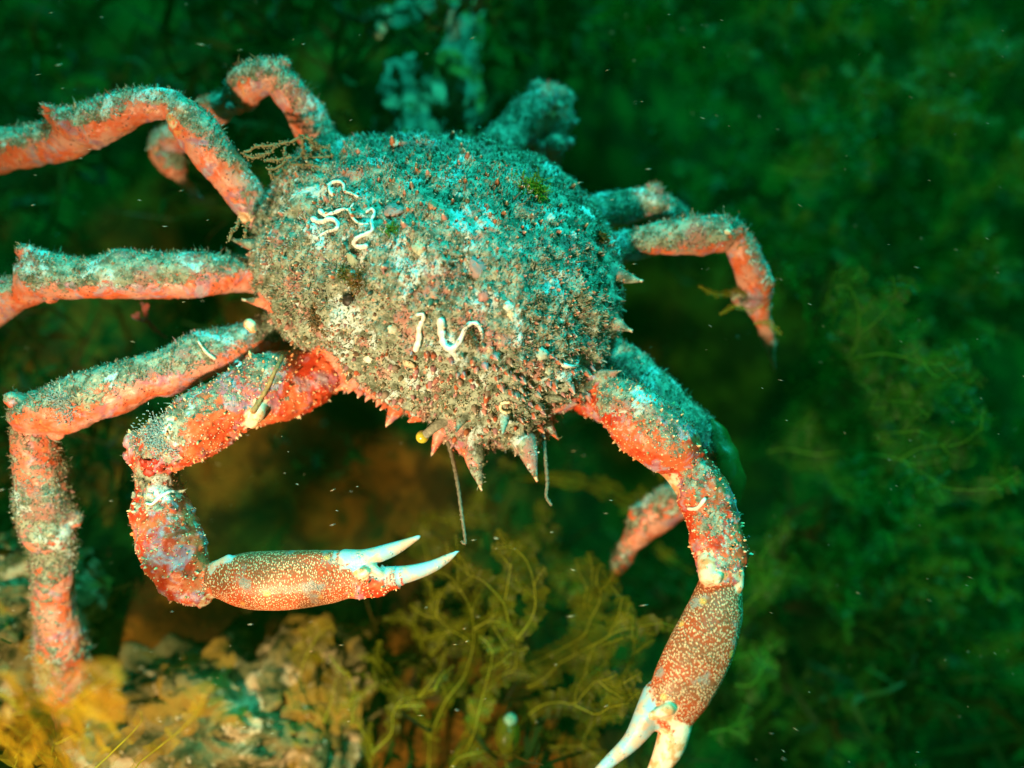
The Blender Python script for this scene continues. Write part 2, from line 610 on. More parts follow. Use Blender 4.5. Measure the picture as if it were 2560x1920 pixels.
def make_shell():
    O = catmull(OUTL, 4, closed=True)
    n = len(O); m = 16
    V, F = [], []
    tt = np.sin(np.linspace(0, math.pi / 2, m + 1))
    lumps = [(760, 470, 110, .007), (1010, 430, 110, .008), (1190, 520, 90, .006), (900, 620, 90, .007), (1100, 660, 90, .006), (980, 800, 70, .005),
             (700, 620, 80, .004), (950, 520, 60, .003), (1170, 760, 60, .004), (880, 790, 60, .004)]

    def hh(px, py, t):
        d = 0.050 * (max(0, 1 - t ** 2.4)) ** 0.62
        # the snout dips towards the front
        front = max(0.0, (py - 760) / 240)
        d *= 1 - 0.35 * min(1, front)
        for lx, ly, lr, la in lumps:
            d += la * math.exp(-((px - lx) ** 2 + (py - ly) ** 2) / lr ** 2) * (1 - t)
        return d
    for s in range(2):
        for i in range(m + 1):
            t = tt[i] if i else 0.02
            for j in range(n):
                px = CX + (O[j, 0] - CX) * t; py = CY + (O[j, 1] - CY) * t
                if s == 0:
                    h = hh(px, py, t)
                else:
                    h = -0.042 * (max(0, 1 - t ** 2.2)) ** 0.7
                V.append(tuple(D(px, py, h - 0.004)))
    ring = (m + 1) * n
    for s in range(2):
        for i in range(m):
            for j in range(n):
                a = s * ring + i * n + j; b = s * ring + i * n + (j + 1) % n
                q = (a, b, b + n, a + n)
                F.append(q if s else q[::-1])
    F.append(tuple(range(n)))
    F.append(tuple(range(ring, ring + n))[::-1])
    for j in range(n):   # close the rim
        a = m * n + j; b = m * n + (j + 1) % n
        F.append((a, b, b + ring, a + ring))
    SRC.append((np.array(V), F, 'shell'))


make_shell()
# A: upper left walking leg
limb([(585, 500, 34, -.012), (552, 455, 33, -.004), (500, 375, 47, .006), (440, 300, 50, .014), (392, 248, 40, .018)], 'leg')
limb([(395, 240, 30, .018), (365, 228, 36, .018)], 'leg')
limb([(372, 226, 36, .018), (300, 232, 40, .016), (225, 262, 50, .010), (175, 275, 46, .006), (110, 245, 22, .006)], 'leg')
limb([(205, 288, 34, .006), (120, 302, 46, -.004), (20, 322, 50, -.014), (-90, 350, 50, -.024)], 'leg')
limb([(-100, 352, 34, -.026), (-230, 420, 34, -.06), (-330, 500, 20, -.09), (-380, 580, 5, -.115)], 'leg')
# B: leg folded behind it
limb([(735, 345, 50, -.02), (690, 300, 46, -.014), (650, 235, 40, -.006), (615, 185, 40, 0.0)], 'leg')
limb([(612, 180, 34, 0.0), (585, 165, 36, .002), (540, 178, 38, -.002), (515, 205, 40, -.008)], 'leg')
limb([(520, 210, 30, -.008), (470, 235, 32, -.022), (400, 285, 34, -.042), (358, 318, 38, -.050), (375, 360, 34, -.052)], 'leg')
limb([(372, 352, 26, -.052), (392, 385, 22, -.056), (418, 415, 13, -.060), (437, 430, 3, -.062)], 'leg')
# C: middle left leg
limb([(590, 600, 40, -.018), (535, 597, 38, -.010), (430, 594, 48, -.002), (300, 596, 52, .002), (160, 600, 52, .002), (75, 598, 50, 0.0)], 'leg')
limb([(78, 566, 22, .004), (62, 556, 16, .006)], 'leg')
limb([(95, 618, 36, -.002), (20, 640, 44, -.010), (-60, 690, 44, -.022), (-160, 760, 44, -.04)], 'leg')
limb([(-160, 760, 30, -.04), (-210, 860, 28, -.07), (-240, 960, 5, -.11)], 'leg')
# D: lower left leg, standing on the floor
limb([(600, 720, 50, -.022), (535, 738, 46, -.014), (430, 772, 52, -.004), (320, 815, 56, .002), (200, 858, 60, .004), (110, 888, 56, .002), (62, 893, 44, 0.0)], 'leg')
limb([(62, 905, 34, -.002), (72, 935, 40, -.006)], 'leg')
limb([(70, 930, 44, -.006), (82, 1010, 56, -.014), (96, 1090, 64, -.022), (108, 1145, 60, -.028)], 'leg')
limb([(112, 1150, 46, -.030), (118, 1200, 50, -.036), (118, 1290, 50, -.048), (126, 1390, 56, -.062), (134, 1480, 56, -.076)], 'leg')
limb([(134, 1480, 36, -.078), (150, 1580, 26, -.10), (165, 1660, 6, -.12)], 'leg')
# left claw arm
limb([(770, 745, 46, -.024), (725, 775, 52, -.018), (665, 820, 58, -.010), (610, 858, 52, -.006), (568, 886, 34, -.004)], 'arm')
limb([(655, 780, 30, -.008), (600, 812, 58, -.002), (525, 855, 66, .004), (440, 912, 68, .008), (370, 958, 62, .008), (325, 975, 48, .006)], 'arm')
limb([(318, 985, 44, .004), (335, 1010, 46, .002)], 'arm')
limb([(335, 1000, 44, .002), (338, 1060, 52, 0.0), (355, 1130, 64, .002), (382, 1200, 64, .004), (415, 1258, 46, .006), (435, 1282, 26, .008)], 'arm')
limb([(445, 1292, 15, .008), (438, 1298, 13, .008)], 'bone', n=3)
limb([(478, 1250, 44, .008), (530, 1253, 60, .009), (600, 1254, 64, .010), (690, 1248, 60, .010), (760, 1238, 50, .010)], 'palm', .72)
limb([(462, 1222, 8, .012), (495, 1206, 9, .012)], 'tip', n=3)
limb([(745, 1212, 26, .012), (790, 1206, 20, .013), (850, 1186, 15, .013), (905, 1160, 5, .013)], 'tip')
limb([(775, 1262, 34, .011), (810, 1258, 28, .012), (855, 1248, 22, .013)], 'arm', .8)
limb([(835, 1246, 22, .013), (880, 1240, 19, .013), (930, 1225, 14, .013), (968, 1205, 9, .013), (990, 1190, 3, .013)], 'tip', .85)
limb([(783, 1238, 13, .018), (790, 1236, 10, .019)], 'bone', n=3)
limb([(800, 1225, 12, .016), (822, 1240, 10, .016)], 'tip', n=3)
# the pale joint of the left arm
limb([(562, 866, 12, .010), (556, 892, 17, .011), (545, 914, 13, .009)], 'bone', n=4)
limb([(530, 900, 9, .006), (522, 908, 7, .005)], 'bone', n=3)
# right claw arm
limb([(1230, 855, 30, -.022), (1270, 868, 30, -.014), (1312, 895, 20, -.008)], 'arm')
limb([(1250, 800, 30, -.022), (1285, 850, 28, -.008), (1322, 900, 15, -.002)], 'arm')
limb([(1298, 835, 30, .0), (1330, 862, 54, .004), (1385, 905, 70, .008), (1440, 955, 68, .010), (1478, 995, 48, .010)], 'arm')
limb([(1425, 985, 30, .006), (1460, 1015, 30, .008), (1490, 1050, 34, .008)], 'bone')
limb([(1490, 1010, 40, .010), (1522, 1065, 54, .012), (1546, 1130, 56, .014), (1556, 1190, 54, .016), (1560, 1235, 46, .018)], 'arm')
limb([(1530, 1215, 24, .022), (1528, 1245, 20, .024)], 'bone', n=3)
limb([(1552, 1245, 10, .027), (1548, 1258, 7, .028)], 'bone', n=3)
limb([(1594, 1240, 14, .022), (1595, 1268, 11, .022)], 'bone', n=3)
limb([(1556, 1268, 48, .018), (1542, 1330, 62, .020), (1515, 1400, 70, .022), (1478, 1475, 68, .022), (1448, 1530, 58, .022)], 'palm', .72)
limb([(1418, 1500, 30, .020), (1400, 1545, 30, .022), (1365, 1600, 20, .022), (1320, 1642, 14, .022), (1268, 1690, 8, .022), (1240, 1720, 3, .022)], 'tip')
limb([(1462, 1560, 34, .022), (1448, 1610, 32, .022), (1425, 1655, 23, .022), (1395, 1700, 13, .022), (1350, 1750, 4, .022)], 'bone')
limb([(1410, 1546, 11, .031), (1445, 1532, 14, .031)], 'bone', n=4)
# F: right front walking leg behind the claw arm
limb([(1290, 760, 50, -.026), (1330, 775, 46, -.018), (1420, 860, 52, -.014), (1500, 935, 50, -.016), (1548, 990, 42, -.020)], 'leg')
limb([(1550, 990, 32, -.020), (1548, 1040, 34, -.036), (1500, 1070, 38, -.052)], 'leg')
limb([(1510, 1060, 40, -.050), (1450, 1085, 42, -.058), (1395, 1125, 38, -.066), (1372, 1160, 30, -.070)], 'leg')
limb([(1378, 1150, 24, -.070), (1350, 1200, 20, -.078), (1322, 1250, 4, -.088)], 'leg')
# G: right middle leg
limb([(1310, 545, 40, -.02), (1365, 530, 38, -.012), (1460, 514, 40, -.010), (1550, 505, 44, -.010), (1580, 500, 34, -.010)], 'leg')
limb([(1588, 512, 30, -.012), (1612, 560, 36, -.020), (1632, 620, 34, -.030), (1636, 645, 28, -.036)], 'leg')
limb([(1625, 645, 24, -.036), (1640, 672, 26, -.040), (1655, 725, 17, -.050), (1666, 770, 9, -.058), (1672, 800, 4, -.064)], 'leg')
# H: right rear leg, mostly hidden
limb([(1250, 470, 44, -.024), (1320, 455, 42, -.022), (1400, 442, 44, -.022), (1428, 446, 38, -.024)], 'leg')
limb([(1432, 445, 32, -.026), (1470, 480, 28, -.050), (1500, 520, 16, -.085), (1515, 545, 4, -.11)], 'leg')
# I: rear leg standing up behind the shell
limb([(1040, 370, 54, -.036), (1095, 305, 50, -.038), (1145, 255, 50, -.040), (1190, 222, 50, -.042), (1205, 218, 38, -.042)], 'leg')
limb([(1205, 228, 38, -.042), (1208, 265, 36, -.046), (1195, 305, 32, -.050)], 'leg')
limb([(1200, 310, 20, -.034), (1195, 350, 18, -.06), (1190, 400, 4, -.10)], 'leg')
# hinge knobs and corners of the leg joints
for (x, y, rr, h, c) in [(345, 212, 24, .020, 'leg'), (392, 232, 20, .024, 'leg'), (375, 262, 12, .022, 'bone'), (115, 236, 15, .010, 'leg'), (96, 230, 9, .012, 'leg'), (205, 312, 16, .004, 'leg'),
                         (612, 142, 18, .004, 'leg'), (588, 146, 16, .006, 'leg'), (505, 232, 22, -.006, 'leg'), (58, 545, 20, .006, 'leg'), (110, 645, 18, 0, 'leg'), (36, 862, 24, .006, 'leg'),
                         (40, 900, 24, .002, 'leg'), (120, 935, 18, .0, 'leg'), (158, 1120, 20, -.026, 'leg'), (60, 1130, 20, -.026, 'leg'), (1570, 480, 20, -.006, 'leg'), (1598, 500, 20, -.010, 'leg'),
                         (1572, 500, 7, .004, 'bone'), (1655, 610, 14, -.026, 'leg'), (1600, 640, 16, -.030, 'leg'), (1165, 196, 26, -.042, 'leg'), (1225, 212, 24, -.042, 'leg'), (1234, 262, 20, -.044, 'leg'),
                         (1222, 305, 20, -.048, 'leg'), (1165, 312, 24, -.046, 'leg'), (1418, 412, 22, -.016, 'leg'), (1440, 455, 20, -.020, 'leg'), (290, 955, 20, .008, 'arm'), (285, 985, 16, .006, 'arm'),
                         (378, 1005, 16, .008, 'arm'), (540, 700, 13, .010, 'bone'), (545, 712, 8, .010, 'bone'), (528, 470, 13, .0, 'bone'), (1378, 1108, 18, -.062, 'leg'), (1555, 965, 22, -.010, 'leg')]:
    limb([(x - 2, y, rr, h), (x + 3, y + 2, rr * .85, h)], c, n=3, k=14)
# spines of the shell rim and the snout
cone(1018, 955, 30, .004, 1040, 1062, .004)
cone(1132, 950, 28, .008, 1160, 1041, .008)
cone(862, 872, 24, -.002, 834, 921, -.002)
cone(775, 818, 22, -.002, 724, 844, -.002)
cone(600, 655, 20, .002, 523, 648, .002)
cone(952, 930, 18, -.004, 932, 986, -.004)
cone(1180, 915, 16, 0, 1208, 952, 0)
cone(1315, 590, 26, .006, 1388, 608, .006)
cone(1315, 690, 24, .004, 1366, 716, .004)
cone(1300, 640, 15, .008, 1352, 650, .006)
cone(1200, 880, 14, .004, 1250, 872, .002)
cone(1180, 860, 14, .014, 1226, 862, .014)
cone(1300, 810, 12, .004, 1345, 800, .010)
cone(545, 530, 14, .002, 500, 518, .002)
cone(622, 580, 14, .020, 608, 552, .028)
cone(800, 852, 10, -.002, 788, 868, -.002)
cone(820, 866, 9, -.002, 812, 880, -.002)
cone(760, 838, 8, -.002, 752, 852, -.002)
cone(1000, 900, 14, .02, 985, 935, .026)
cone(1090, 900, 14, .022, 1085, 940, .028)
cone(905, 900, 12, -.002, 880, 912, 0)
cone(958, 905, 16, .012, 922, 938, .012, r1=7)
# spines of the claw arms
for (x, y, r, h) in [(1040, 1060, 4, .004), (1160, 1040, 4, .004 + .004), (834, 920, 3, -.002), (724, 844, 3, -.002), (523, 648, 3, .002), (932, 986, 3, -.004), (1388, 608, 3, .006), (1366, 716, 3, .004)]:
    limb([(x, y - 3, r, h), (x, y + 2, r * .8, h)], 'bone', n=3, k=12)
for (x, y, dx, dy, r) in [(545, 905, -4, 10, 4), (500, 795, -6, -14, 7), (475, 812, -12, -10, 7), (440, 838, -10, -14, 8), (415, 855, -14, -8, 7), (385, 880, -12, -14, 8), (345, 910, -14, -8, 8),
                          (318, 935, -14, -8, 7), (470, 965, 8, 12, 8), (450, 978, 8, 12, 7), (432, 990, 6, 10, 7), (295, 1070, -10, 0, 6), (292, 1100, -12, 2, 6),
                          (298, 1135, -12, 2, 6), (302, 1165, -12, 4, 6), (312, 1195, -12, 4, 6), (325, 1222, -12, 6, 6), (340, 1250, -12, 6, 6), (395, 1060, 12, -6, 6), (412, 1100, 12, -4, 6),
                          (425, 1135, 12, -2, 6), (440, 1175, 10, 0, 5), (560, 1000, 0, 0, 1), (1590, 1115, 16, -4, 8), (1570, 1075, 16, -6, 7), (1600, 1160, 14, 0, 6), (1540, 1025, 16, -8, 7), (1495, 985, 18, -4, 9)]:
    if r > 2:
        cone(x - dx * .4, y - dy * .4, r, .004, x + dx, y + dy, .006, r1=1.5)


def build_body():
    mb_v, mb_f, cls, n = [], [], [], 0
    for V, F, c in SRC:
        mb_v.append(V); cls += [ROUND[c]] * len(V)
        mb_f += [tuple(i + n for i in f) for f in F]
        n += len(V)
    V = np.concatenate(mb_v)
    me = bpy.data.meshes.new('src')
    me.from_pydata(V.tolist(), [], mb_f)
    o = bpy.data.objects.new('src', me)
    COL.objects.link(o)
    md = o.modifiers.new('r', 'REMESH')
    md.mode = 'VOXEL'
    md.voxel_size = 0.00072
    md.adaptivity = 0.0
    sm = o.modifiers.new('s', 'SMOOTH')
    sm.factor = 0.5; sm.iterations = 3
    dg = bpy.context.evaluated_depsgraph_get()
    out = bpy.data.meshes.new_from_object(o.evaluated_get(dg))
    bpy.data.objects.remove(o)
    kd = KDTree(len(V))
    for i, v in enumerate(V):
        kd.insert(v, i)
    kd.balance()
    nv = len(out.vertices)
    co = np.empty(nv * 3); out.vertices.foreach_get('co', co); co = co.reshape(-1, 3)
    no = np.empty(nv * 3); out.vertex_normals.foreach_get('vector', no); no = no.reshape(-1, 3)
    cls = np.array(cls)
    near = np.array([kd.find(c)[1] for c in co])
    k = cls[near]
    # displacement
    isshell = (k == 1).astype(float); isleg = (k == 0).astype(float)
    up = no @ np.array((NRM * .55 + VUP * .83))
    camf = no @ np.array(-FWD)
    amp1 = np.choose(k, [.0016, .0040, .0026, .0003, .0001, .0002, .0006])
    amp2 = np.choose(k, [.0008, .0026, .0012, .0001, .0, .0001, .0004])
    d = (fbm(co, .011, 3, 1) - .5) * amp1 * 2 + (fbm(co, .0032, 3, 4) - .5) * amp2 * 1.5
    d += (fbm(co, .019, 2, 63) - .5) * np.choose(k, [.0050, .0, .0040, .0004, .0, .0, .0])
    # warts: cells of value noise pushed out
    w = vnoise(co, .0022, 31)
    d += sstep(.72, .95, w) * np.choose(k, [.0002, .0012, .0009, .0, .0, .0, .0])
    co2 = co + no * d[:, None]
    # growth mask
    g = np.zeros(nv)
    nz = fbm(co, .022, 3, 12) - .5
    g = np.where(k == 1, .93 + nz * .2, g)
    g = np.where(k == 0, .34 + up * .62 + nz * 1.0, g)
    g = np.where(k == 2, .16 + up * .50 + nz * 1.8, g)
    g = np.where(k == 3, -.35 + up * .35 + nz * .8, g)
    g = np.where(k == 6, .60 + up * .3 + nz * .9, g)
    g = np.where(k >= 4, np.where(k == 6, g, -.6), g)

    # shell rim by the left arm and the spines is bare and orange
    def bare(x, y, h, r, a):
        p = np.array(D(x, y, h)); dd = np.linalg.norm(co - p, axis=1)
        return a * np.exp(-(dd / r) ** 2)
    for b in [(790, 862, 0, .010, .9), (890, 910, 0, .007, .9), (1000, 990, 0, .008, .5), (955, 955, 0, .008, 1.0), (700, 775, .0, .013, .8), (585, 655, .004, .008, .7), (625, 680, .01, .007, .6),
              (1240, 885, 0, .009, 1.0), (1020, 870, .03, .006, .3), (745, 805, 0, .008, .8)]:
        g = g - bare(*b)
    # the tall rear legs carry no orange
    for b in [(1150, 260, 0, .04, .6), (1400, 440, -.02, .04, .6), (1400, 820, 0, .03, .5), (110, 1240, -.035, .05, .20), (90, 1030, -.015, .03, .12), (640, 700, .01, .02, .2)]:
        g = g + bare(*b)
    me2 = out
    me2.vertices.foreach_set('co', co2.ravel())
    # smooth class weights by neighbours in noise-free way
    for nm, val in (('grow', g), ('claw', (k == 3)), ('tipw', (k == 4)), ('bone', (k == 5)), ('leg', (k == 0)), ('arm', (k == 2))):
        val = val.astype(float)
        if nm == 'claw':
            pass
        me2.attributes.new(nm, 'FLOAT', 'POINT').data.foreach_set('value', val)
    me2.polygons.foreach_set('use_smooth', [True] * len(me2.polygons))
    me2.materials.clear()
    me2.materials.append(M_CRAB)
    me2.update()
    me2.name = 'spider_crab'
    ob = bpy.data.objects.new('spider_crab', me2)
    COL.objects.link(ob)
    tag(ob, 'large spider crab with turf covered shell, orange legs and two long slim claws', 'crab')
    return ob, co2, no, g, k


crab, CO, NO, G, K = build_body()
print('crab verts', len(CO))
BVH = BVHTree.FromPolygons([Vector(v) for v in CO], [tuple(p.vertices) for p in crab.data.polygons])


def on_body(x, y, lift=0.0):
    r = (D(x, y) - CAM).normalized()
    hit, n, i, d = BVH.ray_cast(CAM, r)
    if hit is None:
        return None, None
    return hit + n * lift, n


def crop_pt(cx, cy, ox, oy, sc):                  # point of an enlarged crop -> 2212 px view
    return ((ox + cx * sc) / S, (oy + cy * sc) / S)


# ------------------------------------------------------------------ growth on the crab
def scatter_growth():
    wgt = np.where(K == 1, 1.0, np.where(K == 0, .9, np.where(K == 2, .35, np.where(K == 6, .2, 0.0))))
    keep = wgt * sstep(.30, .6, G)
    vis = NO @ np.array(-FWD) > -.45
    keep = keep * vis
    p = keep / keep.sum()
    # fuzz strands
    mb = MB()
    N = 44000
    idx = rng.choice(len(CO), N, p=p)
    clump = fbm(CO[idx], .012, 2, 77)
    patch = fbm(CO[idx], .03, 2, 55)
    PAL = np.array([(.25, .28, .16), (.34, .37, .25), (.17, .20, .11), (.46, .50, .40), (.34, .19, .13), (.20, .30, .17), (.54, .62, .58), (.54, .26, .27)])
    for q, (i, c) in enumerate(zip(idx, clump)):
        if c < .36 and rng.random() < .6:
            continue
        n = NO[i]
        L = rng.uniform(.0006, .0025) * (1.0 if K[i] == 1 else .95) * (0.6 + c)
        if rng.random() < .05:
            L *= 2.0
        a = n + rng.normal(0, .55, 3); a /= np.linalg.norm(a)
        b = a + rng.normal(0, .6, 3) + np.array([0, .25, .1]); b /= np.linalg.norm(b)
        side = np.cross(a, rng.normal(0, 1, 3)); side /= np.linalg.norm(side) + 1e-9
        w = rng.uniform(.00010, .00032)
        p0 = CO[i] - n * .0003
        p1 = p0 + a * L * .6; p2 = p1 + b * L * .5
        s2 = np.cross(a, side)
        c3 = PAL[rng.integers(0, 8 if patch[q] > .5 else 5)] * rng.uniform(.6, 1.4)
        V = [p0 + side * w, p0 - side * w, p0 + s2 * w, p1 + side * w * 1.1, p1 - side * w * 1.1, p1 + s2 * w * 1.1, p2]
        F = [(0, 1, 4, 3), (1, 2, 5, 4), (2, 0, 3, 5), (3, 4, 6), (4, 5, 6), (5, 3, 6)]
        mb.add(V, F, c3)
    o = mb.build('turf_fuzz', M_FUZZ, crab, smooth=False)
    tag(o, kind='stuff')
    # pale beads and grains caught in the turf
    mb = MB()
    idx = rng.choice(len(CO), 7000, p=p)
    BC = [(.66, .58, .38), (.62, .66, .58), (.58, .26, .15), (.60, .34, .25), (.70, .62, .50), (.36, .28, .16), (.08, .06, .03)]
    for i in idx:
        r = rng.uniform(.00014, .00042) * (1.7 if rng.random() < .06 else 1)
        c = CO[i] + NO[i] * rng.uniform(-.0001, .0014)
        e = rng.uniform(.6, 1.5, 3) * r
        V = [c + np.array(v) * e for v in ((1, 0, 0), (-1, 0, 0), (0, 1, 0), (0, -1, 0), (0, 0, 1), (0, 0, -1))]
        F = [(0, 2, 4), (2, 1, 4), (1, 3, 4), (3, 0, 4), (2, 0, 5), (1, 2, 5), (3, 1, 5), (0, 3, 5)]
        mb.add(V, F, np.array(BC[rng.integers(0, 7)]) * rng.uniform(.7, 1.15))
    o = mb.build('sediment_grain', M_TUBE, crab)
    tag(o, kind='stuff')
    # tubercles of the shell, thorny, pink with pale tips
    mb = MB()
    idx = np.nonzero((K == 1) & (NO @ np.array(-FWD) > .1))[0]
    pts = []
    tries = rng.permutation(idx)
    cell = set()
    for i in tries:
        key = tuple((CO[i] / .0048).astype(int))
        if key in cell or rng.random() < .35:
            cell.add(key)
            continue
        cell.add(key)
        pts.append(i)
        if len(pts) > 900:
            break
    for q_, i in enumerate(pts):
        n = NO[i] + rng.normal(0, .18, 3) + np.array([0, -.15, 0]); n /= np.linalg.norm(n)
        r = rng.uniform(.00035, .0011); r = rng.uniform(.0010, .0017) if q_ % 7 == 0 else r; L = r * rng.uniform(1.3, 2.5)
        P = np.array([CO[i] - n * r * .4, CO[i] + n * L * .4, CO[i] + n * L * .8, CO[i] + n * L])
        V, F = tube(P, np.array([r, r * .8, r * .42, r * .2]), 7, False)
        base = np.array([(.46, .19, .14), (.50, .24, .20), (.42, .14, .06), (.30, .18, .12), (.20, .16, .09)][rng.integers(0, 5)]) * rng.uniform(.7, 1.2)
        mb.add(V, F, base)
        nv = len(V)
        mb.c[-1][nv - 7:] = (.85, .62, .42)
    # crowded red knobs and thorns along the front rim and snout
    rel = CO - np.array(PC)
    v_ = rel @ np.array(VUP); v0 = (D(955, 790) - PC).dot(VUP)
    fr = np.nonzero((K == 1) & (v_ < v0) & (NO @ np.array(-VUP) > .25) & (NO @ np.array(-FWD) > -.25))[0]
    for i in rng.choice(fr, 190, replace=False):
        n = NO[i] - np.array(VUP) * .35 + rng.normal(0, .15, 3); n /= np.linalg.norm(n)
        r = rng.uniform(.0007, .0019); L = r * rng.uniform(1.4, 2.6)
        P = np.array([CO[i] - n * r * .4, CO[i] + n * L * .35, CO[i] + n * L * .75, CO[i] + n * L])
        V, F = tube(P, np.array([r, r * .75, r * .38, r * .15]), 9, False)
        mb.add(V, F, np.array([(.56, .13, .06), (.54, .22, .18), (.46, .24, .26), (.34, .26, .20)][rng.integers(0, 4)]) * rng.uniform(.8, 1.15))
        mb.c[-1][len(V) - 9:] = (.88, .66, .48)
    o = mb.build('tubercle', M_TUB, crab)
    tag(o, kind='stuff')
    # granules of the claw arms
    mb = MB()
    idx = np.nonzero((K == 2) & (NO @ np.array(-FWD) > -.1))[0]
    idx = rng.choice(idx, 1700, replace=False)
    for i in idx:
        n = NO[i]
        big = rng.random() < .13
        r = rng.uniform(.00022, .00042) * (1.9 if big else 1); L = r * rng.uniform(.9, 1.4) * (2.0 if big else 1)
        P = np.array([CO[i] - n * r * .3, CO[i] + n * L * .5, CO[i] + n * L])
        V, F = tube(P, np.array([r, r * .8, r * .3]), 6, False)
        mb.add(V, F, np.array([(.90, .55, .28), (.92, .68, .46), (.75, .28, .10)][rng.integers(0, 3)]))
    o = mb.build('claw_granule', M_TUB, crab)
    tag(o, kind='stuff')


scatter_growth()


def tube_on_body(name, pts, r0, r1, col, lift=.6, mat=None, n=5, label=None):
    P = []
    for x, y in catmull([(a, b) for a, b in pts], n):
        q, _ = on_body(x, y)
        if q is not None:
            P.append(np.array(q))
    P = np.array(P)
    if len(P) < 3:
        return None
    for _ in range(3):       # relax over the rough surface
        P[1:-1] = (P[:-2] + P[1:-1] * 2 + P[2:]) / 4
    r = np.linspace(r0, r1, len(P)) * .78 * (1 + .13 * np.sin(np.arange(len(P)) * 1.7) + rng.uniform(-.1, .1, len(P)))
    P = P + np.array(-FWD) * (r[:, None] * lift + .0004)
    V, F = tube(P, r, 9)
    mb = MB(); mb.add(V, F, col)
    o = mb.build(name, mat or M_TUBE, crab)
    if label:
        o['label'] = label
    return o


WH = (.82, .80, .74)
c1 = lambda L: [crop_pt(x, y, 560, 300, 500 / 2212) for x, y in L]
c5 = lambda L: [crop_pt(x, y, 860, 640, 860 / 2212) for x, y in L]
cL = lambda L: [crop_pt(x, y, 280, 1050, 500 / 2212) for x, y in L]
tube_on_body('worm_tube', c1([(1200, 830), (1160, 760), (1190, 700), (1270, 680), (1330, 720), (1330, 790), (1400, 810), (1480, 850)]), .0012, .0007, (.80, .78, .68))
tube_on_body('worm_tube', c1([(1070, 1010), (1130, 1060), (1220, 1030), (1320, 990), (1390, 1000), (1430, 930)]), .0015, .0007, WH)
tube_on_body('worm_tube', c1([(1390, 1000), (1430, 1090), (1500, 1150), (1590, 1150)]), .0010, .0006, (.70, .75, .66))
tube_on_body('worm_tube', c1([(990, 1100), (1080, 1140), (1180, 1090), (1260, 1140), (1250, 1210), (1130, 1240), (1030, 1310)]), .0018, .0007, WH)
tube_on_body('worm_tube', c1([(1580, 1020), (1640, 980), (1670, 1040), (1630, 1120), (1650, 1220), (1560, 1270), (1470, 1310), (1440, 1370), (1500, 1410), (1570, 1400)]), .0007, .0015, WH)
tube_on_body('worm_tube', c5([(470, 380), (510, 375), (512, 410), (485, 460), (485, 530), (465, 600)]), .0008, .0019, (.92, .88, .78))
tube_on_body('worm_tube', c5([(625, 420), (630, 500), (650, 580), (700, 600), (750, 540), (790, 450), (850, 430), (890, 500), (880, 560)]), .0023, .0007, WH)
tube_on_body('worm_tube', c5([(1410, 700), (1480, 710), (1520, 650)]), .0013, .0007, (.80, .85, .82))
tube_on_body('worm_tube', c5([(1060, 940), (1015, 945), (1005, 980), (1030, 1005), (1065, 1000)]), .0010, .0010, (.85, .75, .50))
tube_on_body('worm_tube', cL([(390, 920), (450, 930), (540, 850), (620, 800), (680, 790)]), .0006, .0011, WH)
tube_on_body('worm_tube', [(1486, 1098), (1505, 1098), (1521, 1078)], .0009, .0013, WH)
tube_on_body('worm_tube', [(430, 738), (445, 760), (465, 775)], .0006, .0010, (.80, .74, .60))
tube_on_body('worm_tube', [(505, 790), (512, 781), (522, 786), (514, 792)], .0009, .0009, (.70, .85, .85))
# the yellowish tendon fold along the left arm
tube_on_body('tendon_fold', [(612, 768), (595, 800), (578, 838), (560, 868), (548, 888)], .0012, .0017, (.46, .26, .10), mat=M_ANT, lift=.2)


def lump_on_body(name, x, y, rpx, col, mat=None, flat=.38, jit=.30, label=None):
    q, n = on_body(x, y)
    if q is None:
        return
    r = rad(x, y, rpx, .04)
    V, F = ico((0, 0, 0), r, 12, 8, jit)
    V = np.array(V)
    nn = np.array(n)
    V = V - (V @ nn)[:, None] * nn[None] * (1 - flat)
    mb = MB(); mb.add(V + np.array(q) + nn * r * .10, F, col)
    o = mb.build(name, mat or M_TUBE, crab)
    if label:
        o['label'] = label


for x, y, r, c in [(905, 535, 15, (.50, .50, .34)), (1098, 662, 11, (.62, .70, .62)), (1104, 678, 8, (.72, .66, .46)), (850, 712, 12, (.62, .60, .44)), (884, 785, 15, (.60, .54, .36)), (796, 775, 11, (.74, .76, .66)),
                   (1206, 500, 15, (.45, .62, .58)), (1187, 470, 12, (.45, .60, .58)), (1237, 510, 10, (.45, .62, .60)), (1170, 765, 14, (.40, .48, .40)), (1185, 800, 10, (.50, .60, .48)),
                   (850, 455, 22, (.36, .26, .24)), (760, 560, 16, (.34, .42, .30)), (1033, 578, 22, (.36, .26, .25)), (1058, 720, 10, (.46, .22, .20)), (855, 310, 9, (.55, .56, .48)), (800, 272, 8, (.55, .50, .42)),
                   (1046, 640, 14, (.46, .22, .20)), (1075, 880, 9, (.48, .20, .14)), (870, 1036, 6, (.4, .3, .2)), (1225, 930, 6, (.4, .4, .1)), (935, 445, 12, (.5, .24, .14)), (990, 425, 10, (.48, .56, .5))]:
    lump_on_body('encrusting_lump', x, y, r, c)
for x, y, r in [(1255, 452, 9), (1268, 462, 11), (1278, 472, 9), (1285, 455, 7)]:
    lump_on_body('white_crust_patch', x, y, r, (.85, .88, .86), flat=.4)
for x_, y_, r_ in [(312, 1000, 13), (326, 1004, 15), (336, 996, 9), (322, 1018, 13), (346, 1012, 9), (355, 1006, 7)]:
    lump_on_body('red_sponge_patch', x_, y_, r_, (.40, .03, .015), M_TUB, flat=.45, jit=.35)
for x, y, w, h in [(752, 647, 22, 5), (690, 342, 0, 0), (1020, 700, 10, 7)]:
    if w:
        lump_on_body('dark_shell_chip', x, y, w * .6, (.03, .02, .015), M_TUB, flat=.35)


